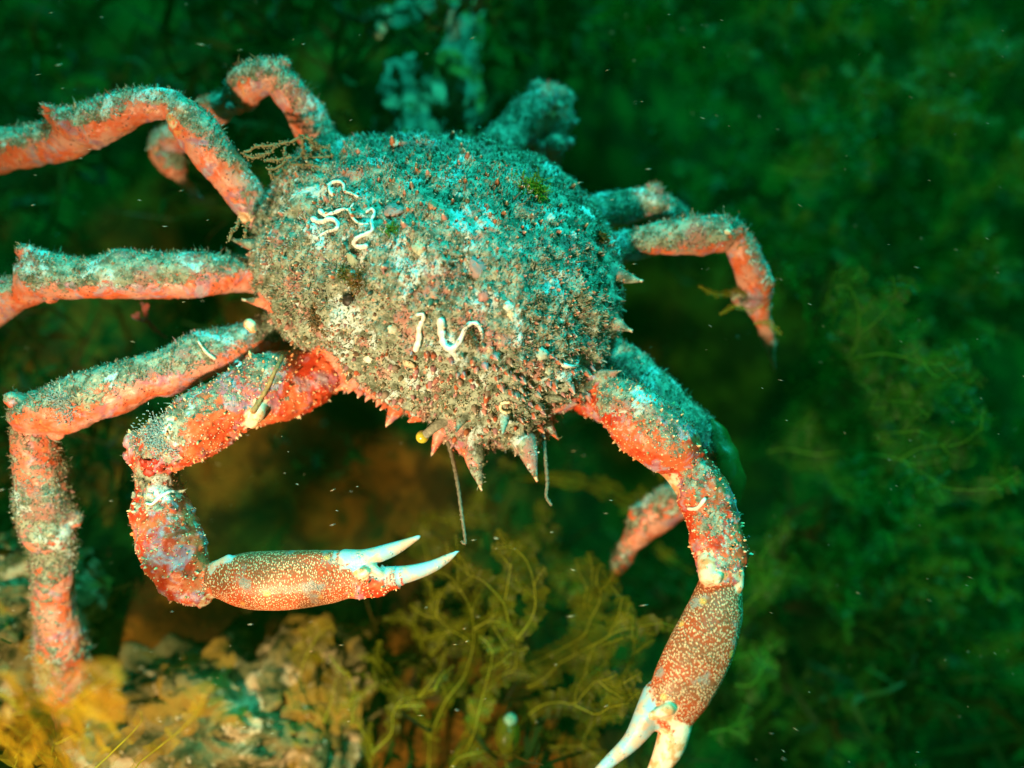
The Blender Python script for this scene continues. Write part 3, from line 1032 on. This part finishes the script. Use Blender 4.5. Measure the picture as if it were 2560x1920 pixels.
def tuft(name, x, y, rpx, n, col, L=.0035):
    q, nn = on_body(x, y)
    if q is None:
        return
    q = np.array(q); nn = np.array(nn); R_ = rad(x, y, rpx, .04)
    mb = MB()
    for _ in range(n):
        o = rng.normal(0, .5, 3) * R_
        o -= nn * (o @ nn)
        p = q + o - nn * .0005
        d = nn + rng.normal(0, .55, 3) + o / R_ * .5
        d /= np.linalg.norm(d)
        l = L * rng.uniform(.5, 1.1)
        P = catmull([p, p + d * l * .5, p + d * l + rng.normal(0, .25, 3) * l], 2)
        V, F = tube(P, np.linspace(.00025, .00012, len(P)), 4, False)
        mb.add(V, F, np.array(col) * rng.uniform(.6, 1.4))
    mb.build(name, M_FUZZ, crab)


tuft('green_alga_tuft', 1150, 412, 27, 420, (.14, .34, .02), .0045)
tuft('green_alga_tuft', 848, 500, 15, 160, (.13, .30, .03))
tuft('green_alga_tuft', 745, 590, 15, 120, (.20, .18, .04))
tuft('brown_alga_tuft', 775, 610, 22, 160, (.22, .13, .03), .004)
tuft('brown_alga_tuft', 1300, 515, 16, 120, (.16, .13, .03))
tuft('brown_alga_tuft', 690, 690, 28, 220, (.30, .19, .09), .003)
tuft('brown_alga_tuft', 1005, 730, 22, 140, (.20, .13, .05), .003)
tuft('blue_green_silt_tuft', 345, 940, 40, 900, (.42, .56, .56), .0014)
tuft('blue_green_silt_tuft', 130, 880, 34, 400, (.42, .54, .54), .0016)

# tangle of beige hydroid stems on the left shoulder
def hydroid(low=False):
    mb = MB()
    L = [[(200, 380), (350, 300), (450, 290), (600, 270), (780, 220), (870, 170), (960, 220), (1040, 300), (1100, 400)],
         [(680, 300), (660, 400), (680, 460), (600, 540), (480, 560)], [(850, 230), (890, 330), (880, 420), (760, 480), (700, 560)],
         [(360, 400), (500, 380), (560, 300)], [(460, 430), (560, 450), (640, 440), (720, 420)], [(880, 200), (960, 310), (1060, 350), (1150, 330), (1220, 400)],
         [(900, 420), (1000, 420), (1100, 460), (1200, 430)], [(700, 560), (620, 600), (520, 640), (500, 580)], [(950, 230), (1000, 280), (1000, 400), (940, 480)],
         [(250, 390), (320, 410), (420, 400)], [(60, 1330), (90, 1230), (150, 1170), (160, 1110)], [(230, 1290), (240, 1200), (260, 1150)], [(740, 500), (860, 520), (980, 500), (1050, 560)]]
    L = [pl for pl in L if (pl[0][1] > 1200) == low]
    for k, pl in enumerate(L):
        pts = c1(pl)
        P = []
        for a, (x, y) in enumerate(catmull(pts, 5)):
            q, _ = on_body(x, y)
            base = np.array(D(x, y, .022))
            if q is not None:
                b2 = np.array(q)
                base = b2 + np.array(NRM) * .0025 if np.linalg.norm(b2 - base) < .03 and b2[2] > base[2] - .02 else base
            P.append(base)
        P = np.array(P)
        for _ in range(10):
            P[1:-1] = (P[:-2] + P[1:-1] * 2 + P[2:]) / 4
        P += (fbm(P * 1.0, .004, 2, k)[:, None] - .5) * .002
        r = .00055 * (.8 + .6 * np.abs(np.sin(np.arange(len(P)) * 2.3 + k)))
        V, F = tube(P, r, 7)
        mb.add(V, F, (.30, .25, .13))
        for p in P[::1]:       # knobs
            for _ in range(3):
                c = p + rng.normal(0, .0007, 3)
                V, F = ico(c, rng.uniform(.0003, .0006), 5, 3, .2)
                mb.add(V, F, np.array((.32, .27, .15)) * rng.uniform(.7, 1.3))
    o = mb.build('hydroid_tangle', M_FUZZ, crab)
    o['label'] = 'small tangle of beige stems at the left shell edge' if low else 'tangle of beige knobbly stems on the shoulder'


hydroid()
hydroid(True)


# eyes, antennae
def eye():
    mb = MB()
    c = D(912, 944, .012)
    V, F = ico(c, rad(912, 944, 14, .012), 18, 12)
    mb.add(V, F, (.60, .52, .05))
    o = mb.build('eye', M_EYE, crab)
    mb = MB()
    P = catmull([D(965, 905, .012), D(940, 922, .014), D(918, 940, .013)], 4)
    V, F = tube(P, np.linspace(rad(940, 920, 12, .012), rad(912, 944, 9, .012), len(P)), 14)
    mb.add(V, F, (.34, .34, .26))
    mb.build('eye_stalk', M_ANT, crab)


eye()


def antenna(pts, r0, r1):
    mb = MB()
    P = catmull([D(*p) for p in pts], 10)
    r = np.linspace(r0, r1, len(P)) * (1 + .18 * np.sin(np.arange(len(P)) * 2.1))
    V, F = tube(P, r, 8)
    mb.add(V, F, (.20, .17, .11))
    for p in P:
        if rng.random() < .75:
            for _ in range(2):
                d = rng.normal(0, 1, 3); d /= np.linalg.norm(d)
                q = p + d * rng.uniform(.0006, .0014)
                V, F = tube(np.array([p, q]), np.array([.00016, .0001]), 4, False)
                mb.add(V, F, (.36, .32, .22))
    mb.build('antenna', M_ANT, crab)


antenna([(968, 955, .0), (980, 1000, .002), (990, 1055, .004), (998, 1115, .006), (1005, 1170, .008), (998, 1172, .008)], .0011, .0006)
antenna([(1174, 940, .002), (1178, 990, .004), (1182, 1040, .005), (1180, 1072, .006), (1190, 1090, .006)], .0010, .0007)


# hairs on rostrum
def setae():
    mb = MB()
    for (x, y, sx, sy, n) in [(1068, 1000, 12, 60, 90), (975, 985, 26, 26, 70), (1200, 960, 10, 30, 30), (1090, 975, 30, 16, 60), (1100, 1010, 10, 16, 30)]:
        for _ in range(n):
            a, b = x + rng.normal(0, sx * .5), y + rng.normal(0, sy * .4)
            q, nn = on_body(a, b)
            p = np.array(q) if q is not None else None
            if p is None:
                continue
            d = np.array(RIGHT) * rng.normal(.3, .6) - np.array(VUP) * rng.uniform(.1, 1) + np.array(NRM) * rng.uniform(0, .8)
            d /= np.linalg.norm(d)
            l = rng.uniform(.0015, .0035)
            P = catmull([p, p + d * l * .6, p + d * l + np.array(VUP) * l * .35], 3)
            V, F = tube(P, np.linspace(.00016, .00008, len(P)), 4, False)
            mb.add(V, F, (.45, .36, .18))
    o = mb.build('hooked_hair', M_FUZZ, crab)
    tag(o, kind='stuff')


setae()


# green film hanging at the right knee
def film():
    mb = MB()
    P = catmull([D(1535, 915, -.008), D(1562, 960, -.006), D(1578, 1010, -.006), D(1580, 1070, -.010), D(1572, 1130, -.016)], 5)
    r = np.array([rad(1560, 1000, q, 0) for q in np.interp(np.linspace(0, 1, len(P)), [0, .35, .6, 1], [12, 30, 32, 10])])
    V, F = tube(P, r, 18, True, .6)
    V = V + (fbm(V, .008, 2, 5)[:, None] - .5) * .004
    mb.add(V, F, (.07, .20, .03))
    mb.build('green_film', M_JELLY, crab)


film()


# ------------------------------------------------------------------ seaweeds
def ribbon(mb, P, w, nrm, seed, wave=.25, col=(1, 1, 1), across=4):
    """wavy membrane either side of a midrib"""
    P = np.asarray(P); n = len(P)
    T = np.gradient(P, axis=0); T /= np.linalg.norm(T, axis=1)[:, None] + 1e-9
    A = np.cross(T, nrm); A /= np.linalg.norm(A, axis=1)[:, None] + 1e-9
    B = np.cross(A, T)
    V = []
    us = np.linspace(-1, 1, across + 1)
    for i in range(n):
        ragL = 1 + .22 * math.sin(i * .83 + seed) + .12 * math.sin(i * 1.7 + seed * 3)
        ragR = 1 + .22 * math.sin(i * .71 + seed * 2) + .12 * math.sin(i * 1.5 + seed)
        for u in us:
            ww = w[i] * (ragR if u > 0 else ragL)
            lift = wave * w[i] * (math.sin(i * .9 + seed + 2 * u) * abs(u)) + .10 * w[i] * abs(u)
            V.append(P[i] + A[i] * u * ww + B[i] * lift)
    k = across + 1
    F = [(i * k + j, i * k + j + 1, (i + 1) * k + j + 1, (i + 1) * k + j) for i in range(n - 1) for j in range(across)]
    mb.add(V, F, col)


def seaweed(label, lines, h0, h1, wpx, rib_px, mr, mbld, group, tipw=.8, cat='seaweed', name='forked_seaweed'):
    """lines: polylines in the 2212 px view; the first point of the first line is the holdfast"""
    x0, y0 = lines[0][0]
    base = D(x0, y0, h0)
    root = empty(name, base, label, cat, group)
    ribs, bl = MB(), MB()
    ys = [p[1] for L in lines for p in L]; xs = [p[0] for L in lines for p in L]
    ext = max(max(ys) - min(ys), max(xs) - min(xs)) + 1
    tilt = rng.uniform(-.35, .35)
    extra = []
    if name == 'forked_seaweed':
        for L in lines:
            C = catmull(L, 8)
            for e in range(2 + len(L) // 3):
                j = int(rng.uniform(.35, 1) * (len(C) - 2)) if e else len(C) - 2
                t = C[j + 1] - C[j]; a = math.atan2(t[1], t[0]) + rng.choice([-1, 1]) * rng.uniform(.4, .9)
                l = rng.uniform(30, 75)
                p1 = C[j] + l * .5 * np.array([math.cos(a), math.sin(a)]); a += rng.uniform(-.5, .5)
                p2 = p1 + l * .5 * np.array([math.cos(a), math.sin(a)])
                extra.append([tuple(C[j]), tuple(p1), tuple(p2)])
    nmain = len(lines)
    lines = list(lines) + extra
    for li, L in enumerate(lines):
        C = catmull(L, 10)
        P = []
        for (x, y) in C:
            dd = min(1, math.hypot(x - x0, y - y0) / ext)
            P.append(D(x, y, h0 + (h1 - h0) * dd))
        P = np.array(P)
        P += (fbm(P, .03, 2, li + 3)[:, None] - .5) * np.array(NRM) * .02
        n = len(P)
        r = rad(x0, y0, rib_px * (.46 if li < nmain else .28), h0) * np.linspace(1.0, .4, n)
        V, F = tube(P, r, 6)
        ribs.add(V, F)
        prof = np.clip(np.sin(np.linspace(.25, math.pi * .93, n)), .2, 1) ** .6
        w = rad(x0, y0, wpx, h0) * prof * (1 if li < nmain else .55)
        nr = np.array(NRM) + np.array(RIGHT) * (tilt + rng.uniform(-.3, .3)) + np.array(VUP) * rng.uniform(-.3, .3)
        ribbon(bl, P, w, nr / np.linalg.norm(nr), li * 1.7 + x0)
    ribs.build('midrib', mr, root)
    bl.build('blade', mbld, root)
    return root


cB = lambda L: [crop_pt(x, y, 860, 1280, 860 / 2212) for x, y in L]
cR = lambda L: [crop_pt(x, y, 1700, 640, 860 / 2212) for x, y in L]
cA = lambda L: [crop_pt(x, y, 0, 1280, 860 / 2212) for x, y in L]
cS = lambda L: [crop_pt(x, y, 1700, 1280, 860 / 2212) for x, y in L]
GB = 'olive forked seaweeds below the snout'
GR = 'green forked seaweeds right of the crab'
GL = 'brown seaweeds in the lower left corner'


def many(conv, Ls, **k):
    return [conv(L) for L in Ls]


seaweed('tall Y-forked olive seaweed left of the yellow bulb under the left claw tips', many(cB, [
    [(535, 1760), (540, 1600), (545, 1500), (550, 1430)], [(550, 1430), (600, 1330), (660, 1200), (760, 1080), (800, 980), (830, 850), (830, 700), (800, 580), (740, 470), (730, 330)],
    [(550, 1430), (500, 1330), (400, 1220), (320, 1170), (240, 1020), (200, 950)], [(815, 850), (760, 800), (690, 760), (640, 720), (590, 660)], [(835, 750), (920, 700), (1000, 640)],
    [(660, 1200), (640, 1130), (600, 1080)]]), -.115, -.055, 20, 3.6, M_RIB, M_BLADE, GB)
seaweed('olive seaweed forking low at the edge of the small crusted rock', many(cB, [
    [(160, 1760), (165, 1640), (190, 1540)], [(190, 1540), (130, 1430), (60, 1330), (40, 1270), (60, 1130), (20, 1020)], [(190, 1540), (300, 1430), (310, 1310), (360, 1230), (480, 1190), (600, 1130)]]),
    -.105, -.07, 17, 4.2, M_RIB, M_BLADE, GB)
seaweed('olive seaweed with a wine-glass fork under the long antenna', many(cB, [
    [(700, 1740), (750, 1600), (800, 1500), (860, 1290), (900, 1180), (1000, 1060), (1095, 1010), (1110, 880), (1115, 800)], [(1115, 800), (1060, 700), (1030, 590), (960, 500), (880, 430), (800, 400), (730, 330)],
    [(1115, 800), (1200, 690), (1230, 590), (1215, 430), (1170, 310), (1100, 240), (1040, 220)], [(1030, 590), (1050, 480), (1075, 330)], [(960, 730), (1010, 810), (1060, 880)]]), -.11, -.05, 24, 3.4, M_RIB, M_BLADE, GB)
seaweed('upright single-stemmed olive seaweed just left of the yellow bulb', many(cB, [
    [(640, 1760), (700, 1640), (780, 1540), (840, 1400), (870, 1270), (900, 1150), (940, 1000), (960, 880)], [(700, 1620), (760, 1560), (880, 1540), (960, 1560), (1050, 1610)]]), -.10, -.065, 22, 4.2, M_RIB, M_BLADE, GB)
seaweed('olive seaweed reaching right towards the palm of the right claw', many(cB, [
    [(980, 1080), (1060, 1030), (1180, 990), (1350, 910), (1450, 850), (1540, 780), (1580, 690), (1640, 590), (1650, 500), (1590, 430)], [(1180, 1130), (1300, 1060), (1400, 960), (1620, 840), (1760, 760), (1900, 740), (2050, 710)],
    [(1620, 840), (1570, 950), (1540, 1070)], [(1700, 790), (1750, 690), (1790, 540)], [(1580, 690), (1540, 600), (1560, 470)]]), -.115, -.055, 30, 3.2, M_RIB, M_BLADE, GB)
seaweed('bright olive seaweed with two pointed tips beside the right claw fingers', many(cB, [
    [(1060, 1480), (1140, 1350), (1260, 1250), (1380, 1220), (1480, 1230), (1560, 1150), (1640, 1090), (1820, 1105)], [(1480, 1230), (1560, 1270), (1620, 1290), (1720, 1240), (1830, 1220)],
    [(1640, 1090), (1700, 1140), (1800, 1200)]]), -.10, -.05, 26, 3.2, M_RIB, M_BLADE, GB)
seaweed('low creeping olive seaweed between the yellow bulb and the right claw', many(cB, [
    [(1020, 1600), (1150, 1560), (1330, 1500), (1520, 1500), (1560, 1430), (1620, 1350), (1680, 1290)], [(1520, 1500), (1600, 1550), (1700, 1640)], [(1330, 1500), (1300, 1420), (1180, 1360)]]), -.12, -.08, 26, 3.0, M_RIB, M_BLADE, GB)
seaweed('small dim olive seaweed under the left claw fingers', many(cB, [
    [(480, 1080), (500, 980), (530, 950), (620, 880), (700, 885), (770, 870)], [(530, 950), (600, 850), (640, 780), (680, 740), (780, 700)], [(500, 900), (480, 790), (440, 690)], [(680, 740), (640, 700), (570, 640), (560, 450)]]),
    -.12, -.08, 20, 2.8, M_RIB, M_BLADE, GB)
seaweed('curled hook-shaped olive seaweed beside the palm of the right claw', many(cB, [[(1760, 1140), (1790, 1080), (1850, 960), (1870, 880), (1850, 810), (1780, 800)], [(1540, 1070), (1640, 1000), (1700, 960)]]), -.10, -.06, 16, 3, M_RIB, M_BLADE, GB)
seaweed('dim olive fronds behind the antennae, between the snout and the seaweeds', many(cB, [
    [(1000, 560), (1100, 380), (1150, 220), (1280, 90)], [(560, 400), (520, 240), (470, 70)], [(1350, 600), (1420, 420), (1330, 250)], [(560, 20), (660, 60), (800, 30)], [(1350, 420), (1500, 400), (1590, 560), (1500, 640)]]),
    -.14, -.10, 34, 2.2, M_RIB, M_BLADE, GB)
seaweed('long curved pale rib of thin seaweed arching under the right snout spine', [[(1500, 1240), (1420, 1180), (1400, 1110), (1340, 1070), (1250, 1040), (1100, 1025)], [(1400, 1110), (1440, 1060), (1440, 1010)]], -.13, -.08, 22, 1.8, M_RIB, M_BLADE, GB)

seaweed('green seaweed with a long straight rib under the pointed leg tip', many(cR, [
    [(560, 1190), (640, 1140), (750, 1090), (900, 1100), (1010, 1105), (1160, 1130), (1400, 1135), (1550, 1120)], [(1010, 1105), (1120, 1040), (1260, 960)], [(750, 1090), (820, 1040), (880, 900), (960, 810)]]), -.13, -.06, 40, 2.4, M_RIBG, M_BLADEG, GR)
seaweed('lowest green seaweed right of the crab with a long wavy rib', many(cR, [
    [(560, 1260), (700, 1240), (900, 1275), (1040, 1260), (1230, 1275), (1420, 1310), (1520, 1370), (1620, 1440), (1740, 1500), (2050, 1500)], [(1420, 1310), (1560, 1230), (1800, 1210), (1950, 1110)], [(1040, 1260), (1150, 1380), (1210, 1470)]]),
    -.13, -.06, 44, 2.6, M_RIBG, M_BLADEG, GR)
seaweed('tall green seaweed fanning up and right from below the pointed leg tip', many(cR, [
    [(700, 900), (780, 830), (900, 780), (1000, 710), (1100, 620), (1150, 510), (1250, 430), (1350, 330), (1420, 190)], [(900, 790), (1050, 780), (1170, 820), (1260, 890), (1380, 935), (1560, 950)],
    [(1060, 670), (1200, 640), (1350, 620), (1500, 660), (1690, 690)], [(1150, 510), (1130, 330), (1060, 200)]]), -.12, -.05, 46, 2.6, M_RIBG, M_BLADEG, GR)
seaweed('dim green seaweed with two upright pale tips right of the bent right leg', many(cR, [
    [(840, 640), (870, 540), (900, 380), (960, 230), (1000, 100)], [(850, 600), (820, 500), (800, 350), (760, 170)], [(870, 540), (960, 440), (1010, 330), (1030, 180)]]), -.13, -.06, 34, 2.2, M_RIBG, M_BLADEG, GR)
seaweed('faint green seaweed at the far right of the group, tips towards the edge', many(cR, [
    [(1380, 1000), (1480, 900), (1560, 860), (1650, 920), (1750, 980), (1900, 1060)], [(1500, 870), (1700, 830), (1880, 810)], [(1400, 840), (1560, 700), (1690, 600)], [(1560, 700), (1640, 720), (1720, 680)]]), -.14, -.08, 40, 2.0, M_RIBG, M_BLADEG, GR)
seaweed('dark green seaweed beside the right claw palm, lower right', many(cS, [
    [(380, 700), (480, 560), (640, 420), (760, 420)], [(480, 560), (560, 480), (520, 300), (700, 100)], [(350, 1110), (450, 1090), (560, 900)], [(300, 950), (420, 920), (540, 910)], [(200, 1440), (330, 1400), (400, 1330)]]), -.14, -.09, 34, 2.4, M_RIBG, M_BLADEG, GR)
seaweed('dim green seaweed above the right legs, upper right', [
    [(1560, 380), (1600, 300), (1700, 240), (1760, 160)], [(1600, 300), (1540, 240), (1480, 150)], [(1700, 240), (1800, 260), (1900, 210)], [(1640, 360), (1760, 380), (1880, 340)], [(1560, 380), (1480, 400), (1440, 300)]], -.17, -.10, 40, 2.2, M_RIBG, M_BLADEG, GR)

seaweed('broad blurred olive frond filling the lower left corner before the leg foot', many(cA, [
    [(300, 1760), (330, 1600), (350, 1500), (450, 1450), (600, 1370), (700, 1260), (760, 1170)], [(330, 1560), (300, 1400), (260, 1200), (300, 980)], [(330, 1600), (240, 1500), (130, 1300), (60, 1080)], [(350, 1500), (400, 1300), (540, 1170), (760, 1000)]]),
    -.01, .12, 50, 3.0, M_RIB, M_BLADEB, GL, name='broad_seaweed')
seaweed('slender brown frond pointing up to the right across the turf rock', many(cA, [
    [(800, 1760), (900, 1620), (1000, 1530), (1200, 1370), (1270, 1270), (1310, 1170)], [(560, 1760), (640, 1646), (760, 1520), (880, 1380), (920, 1280)]]), -.02, .09, 17, 4.0, M_RIB, M_BLADEB, GL, name='broad_seaweed')
seaweed('low brown frond at the very corner, left of the broad olive frond', many(cA, [[(120, 1760), (60, 1600), (20, 1450), (-60, 1300)], [(60, 1600), (140, 1480), (230, 1380)]]), -.01, .11, 40, 3.0, M_RIB, M_BLADEB, GL, name='broad_seaweed')
seaweed('short brown flap of seaweed on top of the small crusted rock', [[(640, 1500), (655, 1430), (690, 1370), (720, 1350)], [(700, 1560), (720, 1500), (730, 1440)]], -.10, -.07, 34, 3, M_RIB, M_BLADEB, GL, name='broad_seaweed')
seaweed('pinkish red forked seaweed sprig between the two left legs', [
    [crop_pt(x, y, 0, 640, 860 / 2212) for x, y in L] for L in ([(1060, 520), (1000, 480), (960, 440), (935, 400), (925, 340), (905, 295)], [(945, 420), (900, 405), (860, 390), (825, 370)], [(930, 360), (950, 330), (960, 310)], [(870, 395), (865, 370), (875, 350)])],
    -.055, -.03, 5, 3.2, M_RED, M_RED, None, name='red_seaweed')
seaweed('thin brown seaweed wrapped round the bent right leg', many(cR, [
    [(120, 190), (200, 230), (270, 240), (380, 215), (470, 230), (540, 210)], [(260, 370), (350, 330), (440, 360), (520, 330)], [(470, 440), (560, 430), (620, 480), (650, 510)]]), -.022, -.020, 8, 1.5, M_RIB, M_BLADEB, None, name='wrapped_seaweed')



def auto_lines(x, y, ang, L, depth=3):
    out = []

    def grow(x, y, a, l, d):
        m = (x + math.cos(a) * l * .5 + rng.normal(0, 6), y + math.sin(a) * l * .5 + rng.normal(0, 6))
        a += rng.uniform(-.25, .25)
        e = (x + math.cos(a) * l, y + math.sin(a) * l)
        out.append([(x, y), m, e])
        if d:
            f = rng.uniform(.3, .6)
            grow(*e, a - f, l * rng.uniform(.6, .9), d - 1)
            grow(*e, a + f * rng.uniform(.6, 1.2), l * rng.uniform(.6, .9), d - 1)
    grow(x, y, ang, L, depth)
    return out


for (x, y, a, L) in [(1480, 330, -1.3, 85), (1650, 420, -.9, 90), (1850, 420, -1.2, 100), (2020, 520, -.9, 100), (1700, 200, -1.4, 80), (1950, 230, -1.0, 90), (1350, 190, -1.5, 70), (2120, 330, -1.7, 90),
                     (1900, 640, -.4, 90), (1650, 700, -1.2, 85), (1760, 860, -.7, 95), (1700, 1010, .05, 100), (1950, 1120, .3, 90), (1640, 1240, .25, 80), (1800, 1300, -.4, 90), (2050, 1400, .2, 90)]:
    if y < 600:
        lab, g_ = 'one of the faint feathery green seaweeds in the blurred water at the upper right', 'faint green seaweeds at the upper right'
    else:
        lab, g_ = 'one of the faint feathery green seaweeds filling the gaps on the lower right', 'faint green seaweeds at the lower right'
    seaweed(lab, auto_lines(x, y, a, L), -.23, -.15, 24, 2.0, M_RIBG, M_BLADEG, g_)


def bulb():
    root = empty('bulbous_seaweed', D(1265, 1630, -.1), 'yellow bulb-shaped seaweed with a pale blue green cap', 'seaweed')
    mb = MB(); c = D(1096, 1585, -.075)
    V, F = ico((0, 0, 0), .0085, 16, 10, .04)
    V = np.array(V) * np.array([.8, 1.25, 1]) + np.array(c)
    mb.add(V, F, (.20, .19, .01)); mb.build('bulb', M_JELLY, root)
    mb = MB()
    V, F = ico(D(1102, 1556, -.072), .0038, 12, 8, .12)
    mb.add(V, F, (.18, .30, .20)); mb.build('cap', M_TUBE, root)


bulb()


def bed():
    """seaweed turf over the reef floor: nobody could count it"""
    mb = MB()
    N = 7500
    u = rng.uniform(-1, 1, (N * 2, 2))
    xs = np.sinh(u[:, 0] * 2.2) / math.sinh(2.2) * 1.6 + .05
    ys = np.sinh(u[:, 1] * 2.2) / math.sinh(2.2) * 1.6 + P0.y
    zs = ground_z(xs, ys)
    PALB = [(.10, .06, .004), (.07, .075, .004), (.13, .09, .006), (.045, .13, .01), (.03, .10, .01), (.13, .05, .008)]
    holes = [(D(1480, 760, -.15), .07), (D(1340, 330, -.15), .055), (D(250, 450, -.15), .04)]
    rockc = [D(470, 1560, -.12), D(690, 1530, -.12), D(955, 190, -.15)]
    cl = fbm(np.stack([xs, ys, zs], 1), .09, 2, 41)
    for i in range(N * 2):
        if cl[i] < .43:
            continue
        p = np.array([xs[i], ys[i], zs[i]])
        if any(np.linalg.norm(p - np.array(c)) < .045 for c in rockc):
            continue
        if any(math.hypot(xs[i] - c.x, ys[i] - c.y) < rr for c, rr in holes):
            continue
        dist = math.hypot(xs[i], ys[i] - P0.y)
        sc = 1 + 1.2 * min(1, dist / .8)
        L = rng.uniform(.014, .042) * sc
        d = np.array([rng.normal(0, .5), rng.normal(-.1, .5), rng.uniform(.5, 1.1)]); d /= np.linalg.norm(d)
        bend = rng.normal(0, .6, 3)
        greener = xs[i] > .10 or ys[i] > P0.y + .15
        if greener:
            sc *= 1.35
        col = np.array(PALB[rng.integers(3, 5) if greener and rng.random() < .9 else rng.integers(0, 6)]) * rng.uniform(.25, .85) * (.3 + 2.2 * max(0, cl[i] - .35))
        q1 = p + d * L * .5; q2 = q1 + (d + bend * .5) * L * .4
        ends = [q2]
        P = catmull([p - d * .004, q1, q2], 3)
        nr = rng.normal(0, 1, 3); nr /= np.linalg.norm(nr)
        w = rng.uniform(.0006, .0019) * sc
        ribbon(mb, P, w * np.linspace(.35, 1.1, len(P)), nr, i, .3, col, 2)
        for _ in range(2):
            e = q2 + (d * .6 + rng.normal(0, .6, 3)) * L * .45
            P = catmull([q2, (q2 + e) / 2 + rng.normal(0, .12, 3) * L, e], 2)
            ribbon(mb, P, w * np.linspace(1.0, .25, len(P)), nr, i + 1, .3, col * 1.1, 2)
    o = mb.build('seaweed_bed', M_BED)
    tag(o, 'mass of short brown and green seaweed covering the reef floor', 'seaweed bed', kind='stuff')


bed()


# ------------------------------------------------------------------ specks drifting in the water
def specks():
    mb = MB()
    main = np.array(RIGHT) * .95
    for _ in range(460):
        px, py = rng.uniform(-200, 2760), rng.uniform(-100, 2020)
        h = rng.uniform(-.09, .06)
        c = np.array(W(px, py, h))
        if px > 1700:
            d = main - np.array(VUP) * rng.uniform(.3, .6)
        else:
            d = main + np.array(VUP) * rng.uniform(-.15, .3)
        d = d + rng.normal(0, .12, 3); d /= np.linalg.norm(d)
        big = rng.random() < .10
        r = rng.uniform(.00007, .00013) * (1.9 if big else 1); L = r * rng.uniform(5, 16)
        a = np.cross(d, rng.normal(0, 1, 3)); a /= np.linalg.norm(a); b = np.cross(d, a)
        V = [c + d * L, c - d * L, c + a * r, c - a * r, c + b * r, c - b * r]
        F = [(0, 2, 4), (0, 4, 3), (0, 3, 5), (0, 5, 2), (1, 4, 2), (1, 3, 4), (1, 5, 3), (1, 2, 5)]
        mb.add(V, F, np.array([(.75, .70, .55), (.6, .7, .6), (.7, .55, .35)][rng.integers(0, 3)]) * (.55 if px > 1600 else .9))  # right-hand specks are painted darker, the dimmer light there put into their colour
    o = mb.build('drifting_speck', M_SPECK)
    tag(o, 'tiny pale specks drifting in the water around the crab', 'specks', kind='stuff')


specks()


# ------------------------------------------------------------------ the water itself
def haze():
    b = bpy.data.meshes.new('haze')
    zt, zb = CAM.z + .25, -2.0
    x, y0, y1 = 4.3, P0.y - 4.3, P0.y + 4.3
    v = [(-x, y0, zb), (x, y0, zb), (x, y1, zb), (-x, y1, zb), (-x, y0, zt), (x, y0, zt), (x, y1, zt), (-x, y1, zt)]
    f = [(3, 2, 1, 0), (4, 5, 6, 7), (0, 1, 5, 4), (1, 2, 6, 5), (2, 3, 7, 6), (3, 0, 4, 7)]
    b.from_pydata(v, [], f)
    m = bpy.data.materials.new('sea_water_haze')
    m.use_nodes = True
    nt = m.node_tree; nt.nodes.clear()
    o = nt.nodes.new('ShaderNodeOutputMaterial')
    pv = nt.nodes.new('ShaderNodeVolumePrincipled')
    pv.inputs['Color'].default_value = (0.0, 0.026, 0.002, 1)
    pv.inputs['Absorption Color'].default_value = (0.22, 0.82, 0.40, 1)
    pv.inputs['Density'].default_value = 1.3
    pv.inputs['Anisotropy'].default_value = 0.3
    nt.links.new(pv.outputs[0], o.inputs['Volume'])
    b.materials.append(m)
    ob = bpy.data.objects.new('haze', b)
    COL.objects.link(ob)
    tag(ob, 'green sea water thickening with distance around the whole reef', 'water haze', kind='stuff')


haze()
